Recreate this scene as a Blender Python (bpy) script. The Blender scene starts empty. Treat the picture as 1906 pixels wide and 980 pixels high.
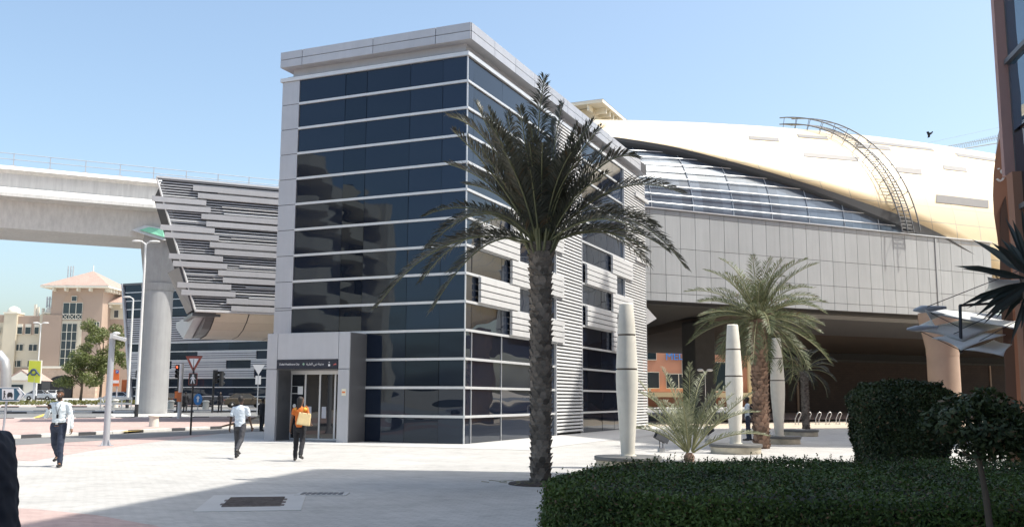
import bpy, math, random
from mathutils import Vector, Matrix
import numpy as np
random.seed(7); np.random.seed(7)
SC=bpy.context.scene; COL=SC.collection
R=math.radians
# ------------------------------------------------------------------ camera
EYE=1.6; F=1812.; PITCH=math.atan(250/1812.); ROLL=.0045
cam=bpy.data.cameras.new('camera'); co=bpy.data.objects.new('camera',cam); COL.objects.link(co)
cam.sensor_width=36; cam.lens=36*F/1906.; cam.clip_start=.05; cam.clip_end=6000
co.matrix_world=Matrix.Translation((0,0,EYE))@Matrix.Rotation(math.pi/2+PITCH,4,'X')@Matrix.Rotation(ROLL,4,'Z')
SC.camera=co
SC.render.resolution_x=1024; SC.render.resolution_y=526
# ------------------------------------------------------------------ sky and sun
W=bpy.data.worlds.new('World'); SC.world=W; W.use_nodes=True
nt=W.node_tree; bg=nt.nodes['Background']
sky=nt.nodes.new('ShaderNodeTexSky'); sky.sky_type='NISHITA'; sky.sun_disc=False
sky.sun_elevation=R(60); sky.sun_rotation=R(98); sky.altitude=0; sky.air_density=1.0; sky.dust_density=3.2; sky.ozone_density=1.2
tn=nt.nodes.new('ShaderNodeVectorMath');tn.operation='MULTIPLY';tn.inputs[1].default_value=(1.09,1.12,1.06);nt.links.new(sky.outputs[0],tn.inputs[0]);nt.links.new(tn.outputs[0],bg.inputs[0]); bg.inputs[1].default_value=.15
sl=bpy.data.lights.new('sun','SUN'); sl.energy=3.65; sl.angle=R(.53); sl.color=(1,.955,.88)
so=bpy.data.objects.new('sun',sl); COL.objects.link(so)
sd=Vector((math.cos(R(60))*math.cos(R(8)),-math.cos(R(60))*math.sin(R(8)),math.sin(R(60))))
so.rotation_euler=sd.to_track_quat('Z','Y').to_euler(); so.location=(60,0,100)
SC.view_settings.view_transform='Standard'; SC.view_settings.look='None'; SC.view_settings.gamma=1
SC.view_settings.exposure=.70
SC.render.engine='CYCLES'; SC.cycles.max_bounces=6

# ------------------------------------------------------------------ helpers
cp,sp=math.cos(PITCH),math.sin(PITCH)
def ray(px,py):
    a=px-953;b=py-490
    u=(a+b*ROLL)/F;v=-(b-a*ROLL)/F
    return Vector((u,cp-v*sp,sp+v*cp))
def atY(px,py,Y):
    r=ray(px,py);t=Y/r.y;return Vector((r.x*t,Y,EYE+r.z*t))
def G(px,py,z=0.):
    r=ray(px,py);t=(z-EYE)/r.z;return Vector((r.x*t,r.y*t,z))
def gz(x,y):
    if y<=55: return 0.
    k=y-55; z=.0075*k+.00003*k*k
    return min(z,1.7) if y<230 else 1.7
def PL(px,py,P0,d):
    r=ray(px,py);n=(-d[1],d[0]);t=(P0[0]*n[0]+P0[1]*n[1])/(r[0]*n[0]+r[1]*n[1])
    return Vector((r.x*t,r.y*t,EYE+r.z*t))
def tag(o,label=None,cat=None,group=None,kind=None):
    if label: o['label']=label
    if cat: o['category']=cat
    if group: o['group']=group
    if kind: o['kind']=kind
    return o
def empty(name,loc,rz=0,label=None,cat=None,group=None):
    o=bpy.data.objects.new(name,None);COL.objects.link(o);o.location=loc;o.rotation_euler=(0,0,rz);o.empty_display_size=.3
    return tag(o,label,cat,group)
def copy_tree(o,parent=None):
    c=o.copy();COL.objects.link(c)
    if parent: c.parent=parent
    for ch in [x for x in bpy.data.objects if x.parent==o and x.name!=c.name]: copy_tree(ch,c)
    return c
class MB:
    def __init__(s): s.v=[];s.f=[];s.m=[];s.sm=[];s.uv={}
    def add(s,vs,fs,mi=0,smooth=False):
        b=len(s.v);s.v+=[tuple(v) for v in vs]
        for f in fs: s.f.append(tuple(i+b for i in f));s.m.append(mi);s.sm.append(smooth)
        return s
    def quad(s,a,b,c,d,mi=0): return s.add([a,b,c,d],[(0,1,2,3)],mi)
    def box(s,x0,x1,y0,y1,z0,z1,mi=0,M=None):
        vs=[Vector((x,y,z)) for z in (z0,z1) for x,y in ((x0,y0),(x1,y0),(x1,y1),(x0,y1))]
        if M is not None: vs=[M@v for v in vs]
        return s.add(vs,[(3,2,1,0),(4,5,6,7),(0,1,5,4),(1,2,6,5),(2,3,7,6),(3,0,4,7)],mi)
    def prism(s,pts,off,mi=0):
        "closed polygon pts (3d) extruded by vector off"
        n=len(pts);off=Vector(off);vs=[Vector(p) for p in pts]+[Vector(p)+off for p in pts]
        nr=Vector((0,0,0))
        for i in range(n):
            a=vs[i];b=vs[(i+1)%n];nr+=a.cross(b)
        fs=[tuple(range(n)),tuple(reversed(range(n,2*n)))]+[((i+1)%n,i,i+n,(i+1)%n+n) for i in range(n)]
        if nr.dot(off)>0: fs=[tuple(reversed(f)) for f in fs]
        return s.add(vs,fs,mi)
    def tube(s,pts,r,n=8,mi=0,smooth=True,caps=True):
        pts=[Vector(p) for p in pts];rs=r if isinstance(r,(list,tuple)) else [r]*len(pts)
        vs=[];fs=[]
        up=Vector((0,0,1))
        t0=(pts[1]-pts[0]).normalized()
        if abs(t0.dot(up))>.95: up=Vector((1,0,0))
        x=t0.cross(up).normalized()
        for i,p in enumerate(pts):
            t=((pts[min(i+1,len(pts)-1)]-pts[max(i-1,0)])).normalized()
            x=(x-t*x.dot(t)).normalized();y=t.cross(x)
            for k in range(n):
                a=2*math.pi*k/n;vs.append(p+(x*math.cos(a)+y*math.sin(a))*rs[i])
        for i in range(len(pts)-1):
            for k in range(n):
                fs.append((i*n+k,i*n+(k+1)%n,(i+1)*n+(k+1)%n,(i+1)*n+k))
        s.add(vs,fs,mi,smooth)
        if caps:
            s.add(vs[:n],[tuple(reversed(range(n)))],mi);s.add(vs[-n:],[tuple(range(n))],mi)
        return s
    def lathe(s,prof,c=(0,0,0),n=24,mi=0,smooth=True,sx=1,sy=1):
        c=Vector(c);vs=[];fs=[]
        for r,z in prof:
            for k in range(n):
                a=2*math.pi*k/n;vs.append(c+Vector((r*sx*math.cos(a),r*sy*math.sin(a),z)))
        for i in range(len(prof)-1):
            for k in range(n): fs.append((i*n+k,i*n+(k+1)%n,(i+1)*n+(k+1)%n,(i+1)*n+k))
        s.add(vs,fs,mi,smooth)
        if prof[0][0]>1e-4: s.add(vs[:n],[tuple(reversed(range(n)))],mi)
        if prof[-1][0]>1e-4: s.add(vs[-n:],[tuple(range(n))],mi)
        return s
    def ell(s,c,rx,ry,rz,n=12,m=8,mi=0,M=None):
        c=Vector(c);vs=[];fs=[]
        vs.append(Vector((0,0,-rz)))
        for i in range(1,m):
            t=math.pi*i/m-math.pi/2
            for k in range(n):
                a=2*math.pi*k/n;vs.append(Vector((rx*math.cos(t)*math.cos(a),ry*math.cos(t)*math.sin(a),rz*math.sin(t))))
        vs.append(Vector((0,0,rz)))
        if M is not None: vs=[M@v for v in vs]
        vs=[v+c for v in vs]
        for k in range(n): fs.append((0,1+(k+1)%n,1+k))
        for i in range(m-2):
            for k in range(n):
                a=1+i*n+k;b=1+i*n+(k+1)%n;fs.append((a,b,b+n,a+n))
        l=len(vs)-1;b=1+(m-2)*n
        for k in range(n): fs.append((b+k,b+(k+1)%n,l))
        return s.add(vs,fs,mi,True)
    def cap(s,p0,p1,r0,r1,n=10,mi=0):
        p0=Vector(p0);p1=Vector(p1);d=(p1-p0);L=d.length;d.normalize()
        pts=[];rs=[]
        for k in (0,1,2,3): a=k*math.pi/6;pts.append(p0-d*r0*math.cos(a));rs.append(max(r0*math.sin(a),1e-4))
        for k in (3,2,1,0): a=k*math.pi/6;pts.append(p1+d*r1*math.cos(a));rs.append(max(r1*math.sin(a),1e-4))
        return s.tube(pts,rs,n,mi)
    def build(s,name,mats,parent=None,sub=0,bevel=0):
        me=bpy.data.meshes.new(name);me.from_pydata(s.v,[],s.f)
        if not isinstance(mats,(list,tuple)): mats=[mats]
        for m in mats: me.materials.append(m)
        me.polygons.foreach_set('material_index',s.m);me.polygons.foreach_set('use_smooth',s.sm)
        me.update()
        o=bpy.data.objects.new(name,me);COL.objects.link(o)
        if parent is not None: o.parent=parent
        if bevel:
            b=o.modifiers.new('bevel','BEVEL');b.width=bevel;b.segments=2;b.limit_method='ANGLE'
        return o
def remesh(o,vox,smooth=4):
    m=o.modifiers.new('r','REMESH');m.mode='VOXEL';m.voxel_size=vox;m.use_smooth_shade=True
    s=o.modifiers.new('s','SMOOTH');s.iterations=smooth;s.factor=.5
    dg=bpy.context.evaluated_depsgraph_get();dg.update()
    me=bpy.data.meshes.new_from_object(o.evaluated_get(dg))
    mats=[mm for mm in o.data.materials]
    o.modifiers.clear();o.data=me
    if not len(me.materials):
        for mm in mats: me.materials.append(mm)
    for p in me.polygons: p.use_smooth=True
    return o
def text(name,body,size,mat,parent,loc,rot,ext=.004,align='LEFT'):
    c=bpy.data.curves.new(name,'FONT');c.body=body;c.size=size;c.extrude=ext;c.align_x=align;c.align_y='CENTER'
    t=bpy.data.objects.new(name,c);COL.objects.link(t)
    dg=bpy.context.evaluated_depsgraph_get();dg.update()
    me=bpy.data.meshes.new_from_object(t.evaluated_get(dg))
    bpy.data.objects.remove(t)
    o=bpy.data.objects.new(name,me);COL.objects.link(o);me.materials.clear();me.materials.append(mat)
    if parent is not None: o.parent=parent
    o.location=loc;o.rotation_euler=rot
    return o
# ------------------------------------------------------------------ materials
MATS={}
def mat(name,col,rough=.6,metal=0.,spec=.5,var=0.,vscale=3.,bump=0.,bscale=20.,emit=None,alpha=None,coords='Object',streak=0.,isl=0.):
    m=bpy.data.materials.new(name);m.use_nodes=True;n=m.node_tree;b=n.nodes['Principled BSDF']
    b.inputs['Base Color'].default_value=(*col,1);b.inputs['Roughness'].default_value=rough;b.inputs['Metallic'].default_value=metal
    b.inputs['Specular IOR Level'].default_value=spec
    tc=n.nodes.new('ShaderNodeTexCoord')
    if var:
        no=n.nodes.new('ShaderNodeTexNoise');no.inputs['Scale'].default_value=vscale;no.inputs['Detail'].default_value=6;no.inputs['Roughness'].default_value=.65
        n.links.new(tc.outputs[coords],no.inputs['Vector'])
        mr=n.nodes.new('ShaderNodeMapRange');mr.inputs[1].default_value=.25;mr.inputs[2].default_value=.75;mr.inputs[3].default_value=1-var;mr.inputs[4].default_value=1+var
        n.links.new(no.outputs[0],mr.inputs[0])
        mx=n.nodes.new('ShaderNodeVectorMath');mx.operation='SCALE';mx.inputs[0].default_value=col
        n.links.new(mr.outputs[0],mx.inputs['Scale']);n.links.new(mx.outputs[0],b.inputs['Base Color'])
    if streak:
        src=b.inputs['Base Color'].links[0].from_socket if b.inputs['Base Color'].links else None
        mp=n.nodes.new('ShaderNodeMapping');mp.inputs['Scale'].default_value=(1,1,.06);n.links.new(tc.outputs[coords],mp.inputs[0])
        no=n.nodes.new('ShaderNodeTexNoise');no.inputs['Scale'].default_value=3.5;no.inputs['Detail'].default_value=7;no.inputs['Roughness'].default_value=.7;n.links.new(mp.outputs[0],no.inputs['Vector'])
        gi=n.nodes.new('ShaderNodeNewGeometry')
        m1=n.nodes.new('ShaderNodeMapRange');m1.inputs[1].default_value=.3;m1.inputs[2].default_value=.7;m1.inputs[3].default_value=1-streak;m1.inputs[4].default_value=1+streak*.6;n.links.new(no.outputs[0],m1.inputs[0])
        m2=n.nodes.new('ShaderNodeMapRange');m2.inputs[3].default_value=1-isl;m2.inputs[4].default_value=1+isl;n.links.new(gi.outputs['Random Per Island'],m2.inputs[0])
        mu=n.nodes.new('ShaderNodeMath');mu.operation='MULTIPLY';n.links.new(m1.outputs[0],mu.inputs[0]);n.links.new(m2.outputs[0],mu.inputs[1])
        vs_=n.nodes.new('ShaderNodeVectorMath');vs_.operation='SCALE';vs_.inputs[0].default_value=col
        if src: n.links.new(src,vs_.inputs[0])
        n.links.new(mu.outputs[0],vs_.inputs['Scale']);n.links.new(vs_.outputs[0],b.inputs['Base Color'])
    if bump:
        no=n.nodes.new('ShaderNodeTexNoise');no.inputs['Scale'].default_value=bscale;no.inputs['Detail'].default_value=4
        n.links.new(tc.outputs[coords],no.inputs['Vector'])
        bp=n.nodes.new('ShaderNodeBump');bp.inputs['Strength'].default_value=bump;bp.inputs['Distance'].default_value=.02
        n.links.new(no.outputs[0],bp.inputs['Height']);n.links.new(bp.outputs[0],b.inputs['Normal'])
    if emit: b.inputs['Emission Color'].default_value=(*emit[0],1);b.inputs['Emission Strength'].default_value=emit[1]
    MATS[name]=m;return m
def glass(name,col=(.006,.009,.016),ior=1.6,wave=.05,wscale=.9,rough=.01,tint=(1,1,1),iv=(.3,2.6)):
    m=mat(name,col,rough);n=m.node_tree;b=n.nodes['Principled BSDF'];b.inputs['IOR'].default_value=ior
    b.inputs['Specular Tint'].default_value=(*tint,1)
    tc=n.nodes.new('ShaderNodeTexCoord');mp=n.nodes.new('ShaderNodeMapping');mp.inputs['Scale'].default_value=(.35,.35,1.)
    no=n.nodes.new('ShaderNodeTexNoise');no.inputs['Scale'].default_value=wscale;no.inputs['Detail'].default_value=1
    n.links.new(tc.outputs['Object'],mp.inputs[0]);n.links.new(mp.outputs[0],no.inputs['Vector'])
    gi=n.nodes.new('ShaderNodeNewGeometry');cm=n.nodes.new('ShaderNodeMix');cm.data_type='RGBA';cm.inputs[6].default_value=(*[c*iv[0] for c in col],1);cm.inputs[7].default_value=(*[c*iv[1] for c in col],1)
    n.links.new(gi.outputs['Random Per Island'],cm.inputs[0]);n.links.new(cm.outputs[2],b.inputs['Base Color'])
    bp=n.nodes.new('ShaderNodeBump');bp.inputs['Strength'].default_value=1;bp.inputs['Distance'].default_value=wave
    n.links.new(no.outputs[0],bp.inputs['Height']);n.links.new(bp.outputs[0],b.inputs['Normal'])
    return m
def brickmat(name,c1,c2,mortar,bw,bh,rough=.8,rot=0.,ms=.01,off=.5,dirt=.12,bump=.3,coords='Object',axes=None,spots=False):
    m=bpy.data.materials.new(name);m.use_nodes=True;n=m.node_tree;b=n.nodes['Principled BSDF'];b.inputs['Roughness'].default_value=rough
    tc=n.nodes.new('ShaderNodeTexCoord');mp=n.nodes.new('ShaderNodeMapping')
    mp.inputs['Rotation'].default_value=axes if axes else (0,0,rot)
    n.links.new(tc.outputs[coords],mp.inputs[0])
    br=n.nodes.new('ShaderNodeTexBrick');br.offset=off
    br.inputs['Color1'].default_value=(*c1,1);br.inputs['Color2'].default_value=(*c2,1);br.inputs['Mortar'].default_value=(*mortar,1)
    br.inputs['Scale'].default_value=1;br.inputs['Brick Width'].default_value=bw;br.inputs['Row Height'].default_value=bh;br.inputs['Mortar Size'].default_value=ms
    n.links.new(mp.outputs[0],br.inputs[0])
    no=n.nodes.new('ShaderNodeTexNoise');no.inputs['Scale'].default_value=.5;no.inputs['Detail'].default_value=8;no.inputs['Roughness'].default_value=.7
    n.links.new(tc.outputs[coords],no.inputs['Vector'])
    mr=n.nodes.new('ShaderNodeMapRange');mr.inputs[1].default_value=.3;mr.inputs[2].default_value=.7;mr.inputs[3].default_value=1-dirt;mr.inputs[4].default_value=1+dirt
    n.links.new(no.outputs[0],mr.inputs[0])
    n2=n.nodes.new('ShaderNodeTexNoise');n2.inputs['Scale'].default_value=2.3;n2.inputs['Detail'].default_value=9;n2.inputs['Roughness'].default_value=.75;n.links.new(tc.outputs[coords],n2.inputs['Vector'])
    r2=n.nodes.new('ShaderNodeMapRange');r2.inputs[1].default_value=.50;r2.inputs[2].default_value=.72;r2.inputs[3].default_value=1.03;r2.inputs[4].default_value=1-dirt*1.6;n.links.new(n2.outputs[0],r2.inputs[0])
    vo=n.nodes.new('ShaderNodeTexVoronoi');vo.inputs['Scale'].default_value=1.7;n.links.new(tc.outputs[coords],vo.inputs['Vector'])
    r3=n.nodes.new('ShaderNodeMapRange');r3.inputs[1].default_value=.03;r3.inputs[2].default_value=.055;r3.inputs[3].default_value=.72 if spots else 1.;r3.inputs[4].default_value=1.;n.links.new(vo.outputs['Distance'],r3.inputs[0])
    m1=n.nodes.new('ShaderNodeMath');m1.operation='MULTIPLY';n.links.new(mr.outputs[0],m1.inputs[0]);n.links.new(r2.outputs[0],m1.inputs[1])
    m2=n.nodes.new('ShaderNodeMath');m2.operation='MULTIPLY';n.links.new(m1.outputs[0],m2.inputs[0]);n.links.new(r3.outputs[0],m2.inputs[1])
    vm=n.nodes.new('ShaderNodeVectorMath');vm.operation='SCALE';n.links.new(br.outputs[0],vm.inputs[0]);n.links.new(m2.outputs[0],vm.inputs['Scale'])
    n.links.new(vm.outputs[0],b.inputs['Base Color'])
    bp=n.nodes.new('ShaderNodeBump');bp.inputs['Strength'].default_value=bump;bp.inputs['Distance'].default_value=.01;bp.invert=True
    n.links.new(br.outputs['Fac'],bp.inputs['Height']);n.links.new(bp.outputs[0],b.inputs['Normal'])
    MATS[name]=m;return m
def leafmat(name,c1,c2,trans=.25,scale=6.,rough=.5,patch=1.6,dead=0.):
    m=bpy.data.materials.new(name);m.use_nodes=True;n=m.node_tree;b=n.nodes['Principled BSDF'];b.inputs['Roughness'].default_value=rough
    g=n.nodes.new('ShaderNodeNewGeometry');cr=n.nodes.new('ShaderNodeMix');cr.data_type='RGBA'
    cr.inputs[6].default_value=(*c1,1);cr.inputs[7].default_value=(*c2,1)
    tc=n.nodes.new('ShaderNodeTexCoord');no=n.nodes.new('ShaderNodeTexNoise');no.inputs['Scale'].default_value=patch;no.inputs['Detail'].default_value=5;n.links.new(tc.outputs['Object'],no.inputs['Vector'])
    ad=n.nodes.new('ShaderNodeMath');ad.operation='MULTIPLY_ADD';ad.inputs[1].default_value=2.4;ad.inputs[2].default_value=-1.2;n.links.new(no.outputs[0],ad.inputs[0])
    a2=n.nodes.new('ShaderNodeMath');a2.operation='ADD';a2.use_clamp=True;n.links.new(g.outputs['Random Per Island'],a2.inputs[0]);n.links.new(ad.outputs[0],a2.inputs[1])
    n.links.new(a2.outputs[0],cr.inputs[0])
    if dead:
        gt=n.nodes.new('ShaderNodeMath');gt.operation='LESS_THAN';gt.inputs[1].default_value=dead;n.links.new(g.outputs['Random Per Island'],gt.inputs[0])
        c3=n.nodes.new('ShaderNodeMix');c3.data_type='RGBA';c3.inputs[7].default_value=(.13,.085,.04,1);n.links.new(gt.outputs[0],c3.inputs[0]);n.links.new(cr.outputs[2],c3.inputs[6]);cr=c3
    n.links.new(cr.outputs[2],b.inputs['Base Color'])
    t=n.nodes.new('ShaderNodeBsdfTranslucent');n.links.new(cr.outputs[2],t.inputs[0])
    ms=n.nodes.new('ShaderNodeMixShader');ms.inputs[0].default_value=trans
    n.links.new(b.outputs[0],ms.inputs[1]);n.links.new(t.outputs[0],ms.inputs[2]);n.links.new(ms.outputs[0],n.nodes['Material Output'].inputs[0])
    return m
alu=mat('silver_cladding',(.46,.47,.50),.38,.25,var=.05,vscale=1.5,streak=.05,isl=.05)
alu_d=mat('dark_grey_cladding',(.12,.125,.135),.4,.2,var=.06,vscale=1.5)
slat=mat('white_aluminium_slat',(.58,.58,.575),.42,.1,var=.04,vscale=2,streak=.06,isl=.06)
frame_w=mat('light_metal_frame',(.62,.63,.64),.35,.3,var=.04)
core=mat('dark_core',(.012,.013,.016),.7,var=.2)
seam=mat('panel_seam',(.07,.07,.075),.8,var=.1)
tglass=glass('tower_glass',(.006,.009,.017),1.55,.014,.9,tint=(.68,.83,1))
bglass=glass('band_glass',(.12,.15,.19),1.9,.01,1.2,rough=.15,iv=(.8,1.25),tint=(.85,.93,1))
conc=mat('pale_concrete',(.48,.475,.46),.8,var=.1,vscale=.8,bump=.15,bscale=8,streak=.12)
concd=mat('grey_concrete',(.36,.36,.36),.8,var=.08,vscale=.8,bump=.12,bscale=8,streak=.12)
concl=mat('light_concrete',(.66,.65,.62),.8,var=.07,vscale=.5,bump=.1,bscale=6,streak=.16)
concw=mat('cream_concrete',(.70,.67,.59),.7,var=.08,vscale=4,bump=.1,bscale=30,streak=.10)
panelg=mat('grey_panel',(.41,.425,.43),.5,.1,var=.05,vscale=.6,streak=.10,isl=.05)
black=mat('black_metal',(.02,.02,.022),.45,var=.2)
rub=mat('rubber',(.015,.015,.015),.8,var=.2)
poleg=mat('grey_painted_pole',(.42,.44,.47),.45,.2,var=.06)
polew=mat('white_painted_pole',(.72,.72,.70),.5,var=.08,vscale=2)
rust=mat('dark_bitumen',(.05,.048,.045),.8,var=.2)
def gnd():
    brickmat('paver',(.45,.44,.415),(.40,.39,.37),(.31,.30,.28),.22,.11,.85,rot=R(22),ms=.006,dirt=.13,spots=True)
    brickmat('pinkpaver',(.47,.35,.315),(.41,.30,.27),(.33,.25,.23),.22,.11,.85,rot=R(20),ms=.006,dirt=.12)
    mat('asphalt',(.12,.122,.125),.9,var=.18,vscale=1.2,bump=.3,bscale=60)
    mat('asphalt_old',(.17,.17,.168),.9,var=.12,vscale=.8,bump=.3,bscale=60)
    mat('sand',(.50,.43,.34),.95,var=.15,vscale=.15)
    mat('slab',(.47,.465,.45),.8,var=.08,vscale=1.0,bump=.1,bscale=30)
    mat('linepaint',(.75,.75,.72),.7,var=.08); mat('yellowpaint',(.72,.50,.10),.7,var=.08)
    mat('kerbw',(.62,.61,.58),.8,var=.1); mat('kerbb',(.06,.06,.065),.8,var=.2)
gnd()
# ------------------------------------------------------------------ ground
def sheet(name,poly,m,dz=0.,step=None,uvrot=0,kind='structure'):
    "horizontal sheet on the terrain, poly of 4 corners (x,y)"
    mb=MB();nx=ny=1
    if step:
        a,b,c,d=[Vector(p) for p in poly]
        nx=max(1,int((b-a).length/step));ny=max(1,int((d-a).length/step))
    a,b,c,d=[Vector((p[0],p[1])) for p in poly]
    vs=[];fs=[]
    for j in range(ny+1):
        for i in range(nx+1):
            p=(a*(1-i/nx)+b*(i/nx))*(1-j/ny)+(d*(1-i/nx)+c*(i/nx))*(j/ny)
            vs.append((p.x,p.y,gz(p.x,p.y)+dz))
    for j in range(ny):
        for i in range(nx):
            k=j*(nx+1)+i;fs.append((k,k+1,k+nx+2,k+nx+1))
    mb.add(vs,fs);o=mb.build(name,m);tag(o,kind=kind);return o
# base terrain
def terrain():
    xs=[-2500,-800,-300,-150,-80,-40,-20,-10,0,10,20,40,80,150,300,800,2500];ys=[-2500,-600,-200,-80,-30,0,30,55]+list(range(60,235,8))+[300,500,1200,3500]
    mb=MB();vs=[(x,y,gz(x,y)-.012) for y in ys for x in xs];n=len(xs)
    mb.add(vs,[(j*n+i,j*n+i+1,(j+1)*n+i+1,(j+1)*n+i) for j in range(len(ys)-1) for i in range(n-1)])
    tag(mb.build('ground',MATS['sand']),kind='structure')
terrain()
AZ=R(23.3);UX=Vector((math.cos(AZ),-math.sin(AZ),0));VY=Vector((math.sin(AZ),math.cos(AZ),0));TC=Vector((-1.65,34.41,0))
def TL(x,y,z=0): return TC+UX*x+VY*y+Vector((0,0,z))
AE=R(64.8);EX=Vector((math.sin(AE),math.cos(AE),0));EN=Vector((-EX.y,EX.x,0));S0=Vector((8.0,57.5,0))
def SL(s,y,z=0): return S0+EX*s+EN*y+Vector((0,0,z))
sheet('plaza_pavement',[(-60,-60),(60,-60),(60,55),(-60,55)],MATS['paver'],0.)
# near road runs along the side of the tower, to its left
rdA=G(0,817);rdB=G(290,803);rdC=G(0,835);rdD=G(180,823)
dirR=(rdB-rdA).normalized(); dirN=Vector((dirR.y,-dirR.x,0))
# road between a line through rdA and a line 4.2 m to the right of it
def rp(t,w): p=rdA+dirR*t+dirN*w;return (p.x,p.y)
sheet('side_road',[rp(-60,0.12),rp(-60,3.9),rp(30,3.9),rp(30,0.12)],MATS['asphalt_old'],.005,step=4)
def row(a,b,w,m,name,z=0.,h=.12,wd=.28):
    pass
# kerb of the side road: black and white stones
kb=MB();L=-30;i=0
while L<14:
    p=rdA+dirR*L;ln=.98
    M=Matrix.Translation((p.x,p.y,0))@Matrix.Rotation(math.atan2(dirR.y,dirR.x),4,'Z')
    kb.box(0,ln,-.02,.3,0,.13,1 if i%3==1 else 0,M=M);L+=1.0;i+=1
tag(kb.build('kerb',[MATS['kerbw'],MATS['kerbb']],bevel=.015),kind='structure')
# island pavement (pink) between the side road and the main road
pe=Vector((-32.5,62.7,0));pf=Vector((-23.5,67.0,0));de=EX
def onl(p,d,t): q=p+d*t;return (q.x,q.y)
A1=rp(-30,-.3);A2=rp(14,-.3)
q1=pe-de*40;q2=pe+de*16
sheet('island_pavement',[A1,A2,(q2.x,q2.y),(q1.x,q1.y)],MATS['pinkpaver'],.085)
sheet('pale_paving_strip',[rp(-30,-.3),rp(14,-.3),rp(14,-1.5),rp(-30,-1.5)],MATS['slab'],.089)
# yellow tactile pad and crossing
sheet('tactile_paving',[G(225,803,.095)[:2],G(300,798,.095)[:2],G(318,793,.095)[:2],G(262,796,.095)[:2]],MATS['yellowpaint'],.095)
# main road (parallel with the metro line)
def ml(t,w): # t along EX from pe, w away from camera
    q=pe+EX*t+EN*w;return (q.x,q.y)
sheet('main_road',[ml(-90,.0),ml(170,.0),ml(170,17.5),ml(-90,17.5)],MATS['asphalt_old'],.006,step=6)
sheet('main_road_far',[ml(-90,21.5),ml(170,21.5),ml(170,42),ml(-90,42)],MATS['asphalt_old'],.006,step=6)
sheet('median_pavement',[ml(-90,17.5),ml(170,17.5),ml(170,21.5),ml(-90,21.5)],MATS['slab'],.10,step=6)
sheet('far_pavement',[ml(-90,42),ml(170,42),ml(170,50),ml(-90,50)],MATS['pinkpaver'],.09,step=6)
sheet('car_park',[ml(-150,53),ml(190,53),ml(190,110),ml(-150,110)],MATS['slab'],.03,step=8)
def lines(name,m,segs,w=.14,dz=.012):
    mb=MB()
    for a,b in segs:
        a=Vector((*a,0));b=Vector((*b,0));d=(b-a).normalized();n=Vector((-d.y,d.x,0))*w/2
        c=[a-n,b-n,b+n,a+n];mb.add([(p.x,p.y,gz(p.x,p.y)+dz) for p in c],[(0,1,2,3)])
    tag(mb.build(name,m),kind='structure')
lines('white_road_markings',MATS['linepaint'],[(ml(t,30),ml(t+2.4,30)) for t in range(-60,60,6)]+[(ml(t,35.5),ml(t+2.4,35.5)) for t in range(-60,60,6)]+[(ml(t,9),ml(t+3,9)) for t in range(-60,100,8)]+[(ml(-90+k*20,.35),ml(-70+k*20,.35)) for k in range(10)],.16)
lines('yellow_road_marking',MATS['yellowpaint'],[(G(45,786)[:2],G(103,766.5,.15)[:2])],.35,.02)
lines('zebra_crossing',MATS['linepaint'],[(ml(7+k*.0,1+k*1.1),ml(12.5,1+k*1.1)) for k in range(0,14)],.55)
def kerbline(name,t0,t1,w,side,step=1.6):
    mb=MB();t=t0;i=0
    while t<t1:
        p=ml(t,w);z=gz(*p)
        M=Matrix.Translation((p[0],p[1],z-.02))@Matrix.Rotation(math.atan2(EX.y,EX.x),4,'Z')
        mb.box(0,step-.02,-.15,.15,0,.17,i%2,M=M);t+=step;i+=1
    return tag(mb.build(name,[MATS['kerbw'],MATS['kerbb']],bevel=.015),kind='structure')
kerbline('kerb',-50,170,17.4,1);kerbline('kerb',-80,170,21.6,1);kerbline('kerb',-80,170,42.1,1)
kerbline('kerb',-40,18,-.16,1,1.2)
# pink band on plaza and big pink corner, pale slab path by the tower
def polysheet(name,pts,m,dz):
    mb=MB();mb.add([(p[0],p[1],dz) for p in pts],[tuple(range(len(pts)))])
    return tag(mb.build(name,m),kind='structure')
polysheet('pink_paving_band',[rp(-20,3.95),rp(-9,5.9),G(60,857)[:2],G(150,841)[:2],G(228,829)[:2],rp(8,3.95)],MATS['pinkpaver'],.004)
polysheet('pink_paving_corner',[(-30,8),(-30,17.2),G(0,945)[:2],G(60,946)[:2],G(180,958)[:2],G(330,985)[:2],(-4,10)],MATS['pinkpaver'],.004)
polysheet('slab_path',[TL(-10.6,-2.6)[:2],TL(3.5,-2.6)[:2],TL(3.5,30)[:2],TL(0.02,30)[:2],TL(.02,-.02)[:2],TL(-10.6,-.02)[:2]],MATS['slab'],.008)
# manhole cover with a pale concrete surround
def manhole():
    e=empty('manhole_cover',G(474,934),R(10),'large rusty square service cover in a pale worn surround in the shaded paving','manhole cover')
    MB().box(-.74,.74,-1.2,1.15,0,.008).build('surround',MATS['slab'],e)
    mb=MB();mb.box(-.42,.42,-.66,.66,.004,.018)
    for k in range(-6,7): mb.box(-.42,.42,k*.1-.012,k*.1+.012,.0181,.026)
    for k,(x,y) in enumerate(((-.42,-.3),(-.42,.25),(.42,.3),(.42,-.1),(.42,-.5))): mb.box(x-.05,x+.05,y-.09,y+.09,.005,.0175)
    mb.build('cover',mat('rusty_cover',(.17,.145,.13),.8,.1,var=.5,vscale=9),e)
    e=empty('drain_cover',G(600,919),R(2),'small worn rectangular pale cover in the shaded paving','drain cover')
    MB().box(-.42,.42,-.26,.26,0,.012).build('surround',MATS['slab'],e)
    mb=MB()
    for k in range(8): mb.box(-.34+k*.088,-.28+k*.088,-.16,.16,.010,.02)
    mb.build('cover',alu_d,e)
manhole()
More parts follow.
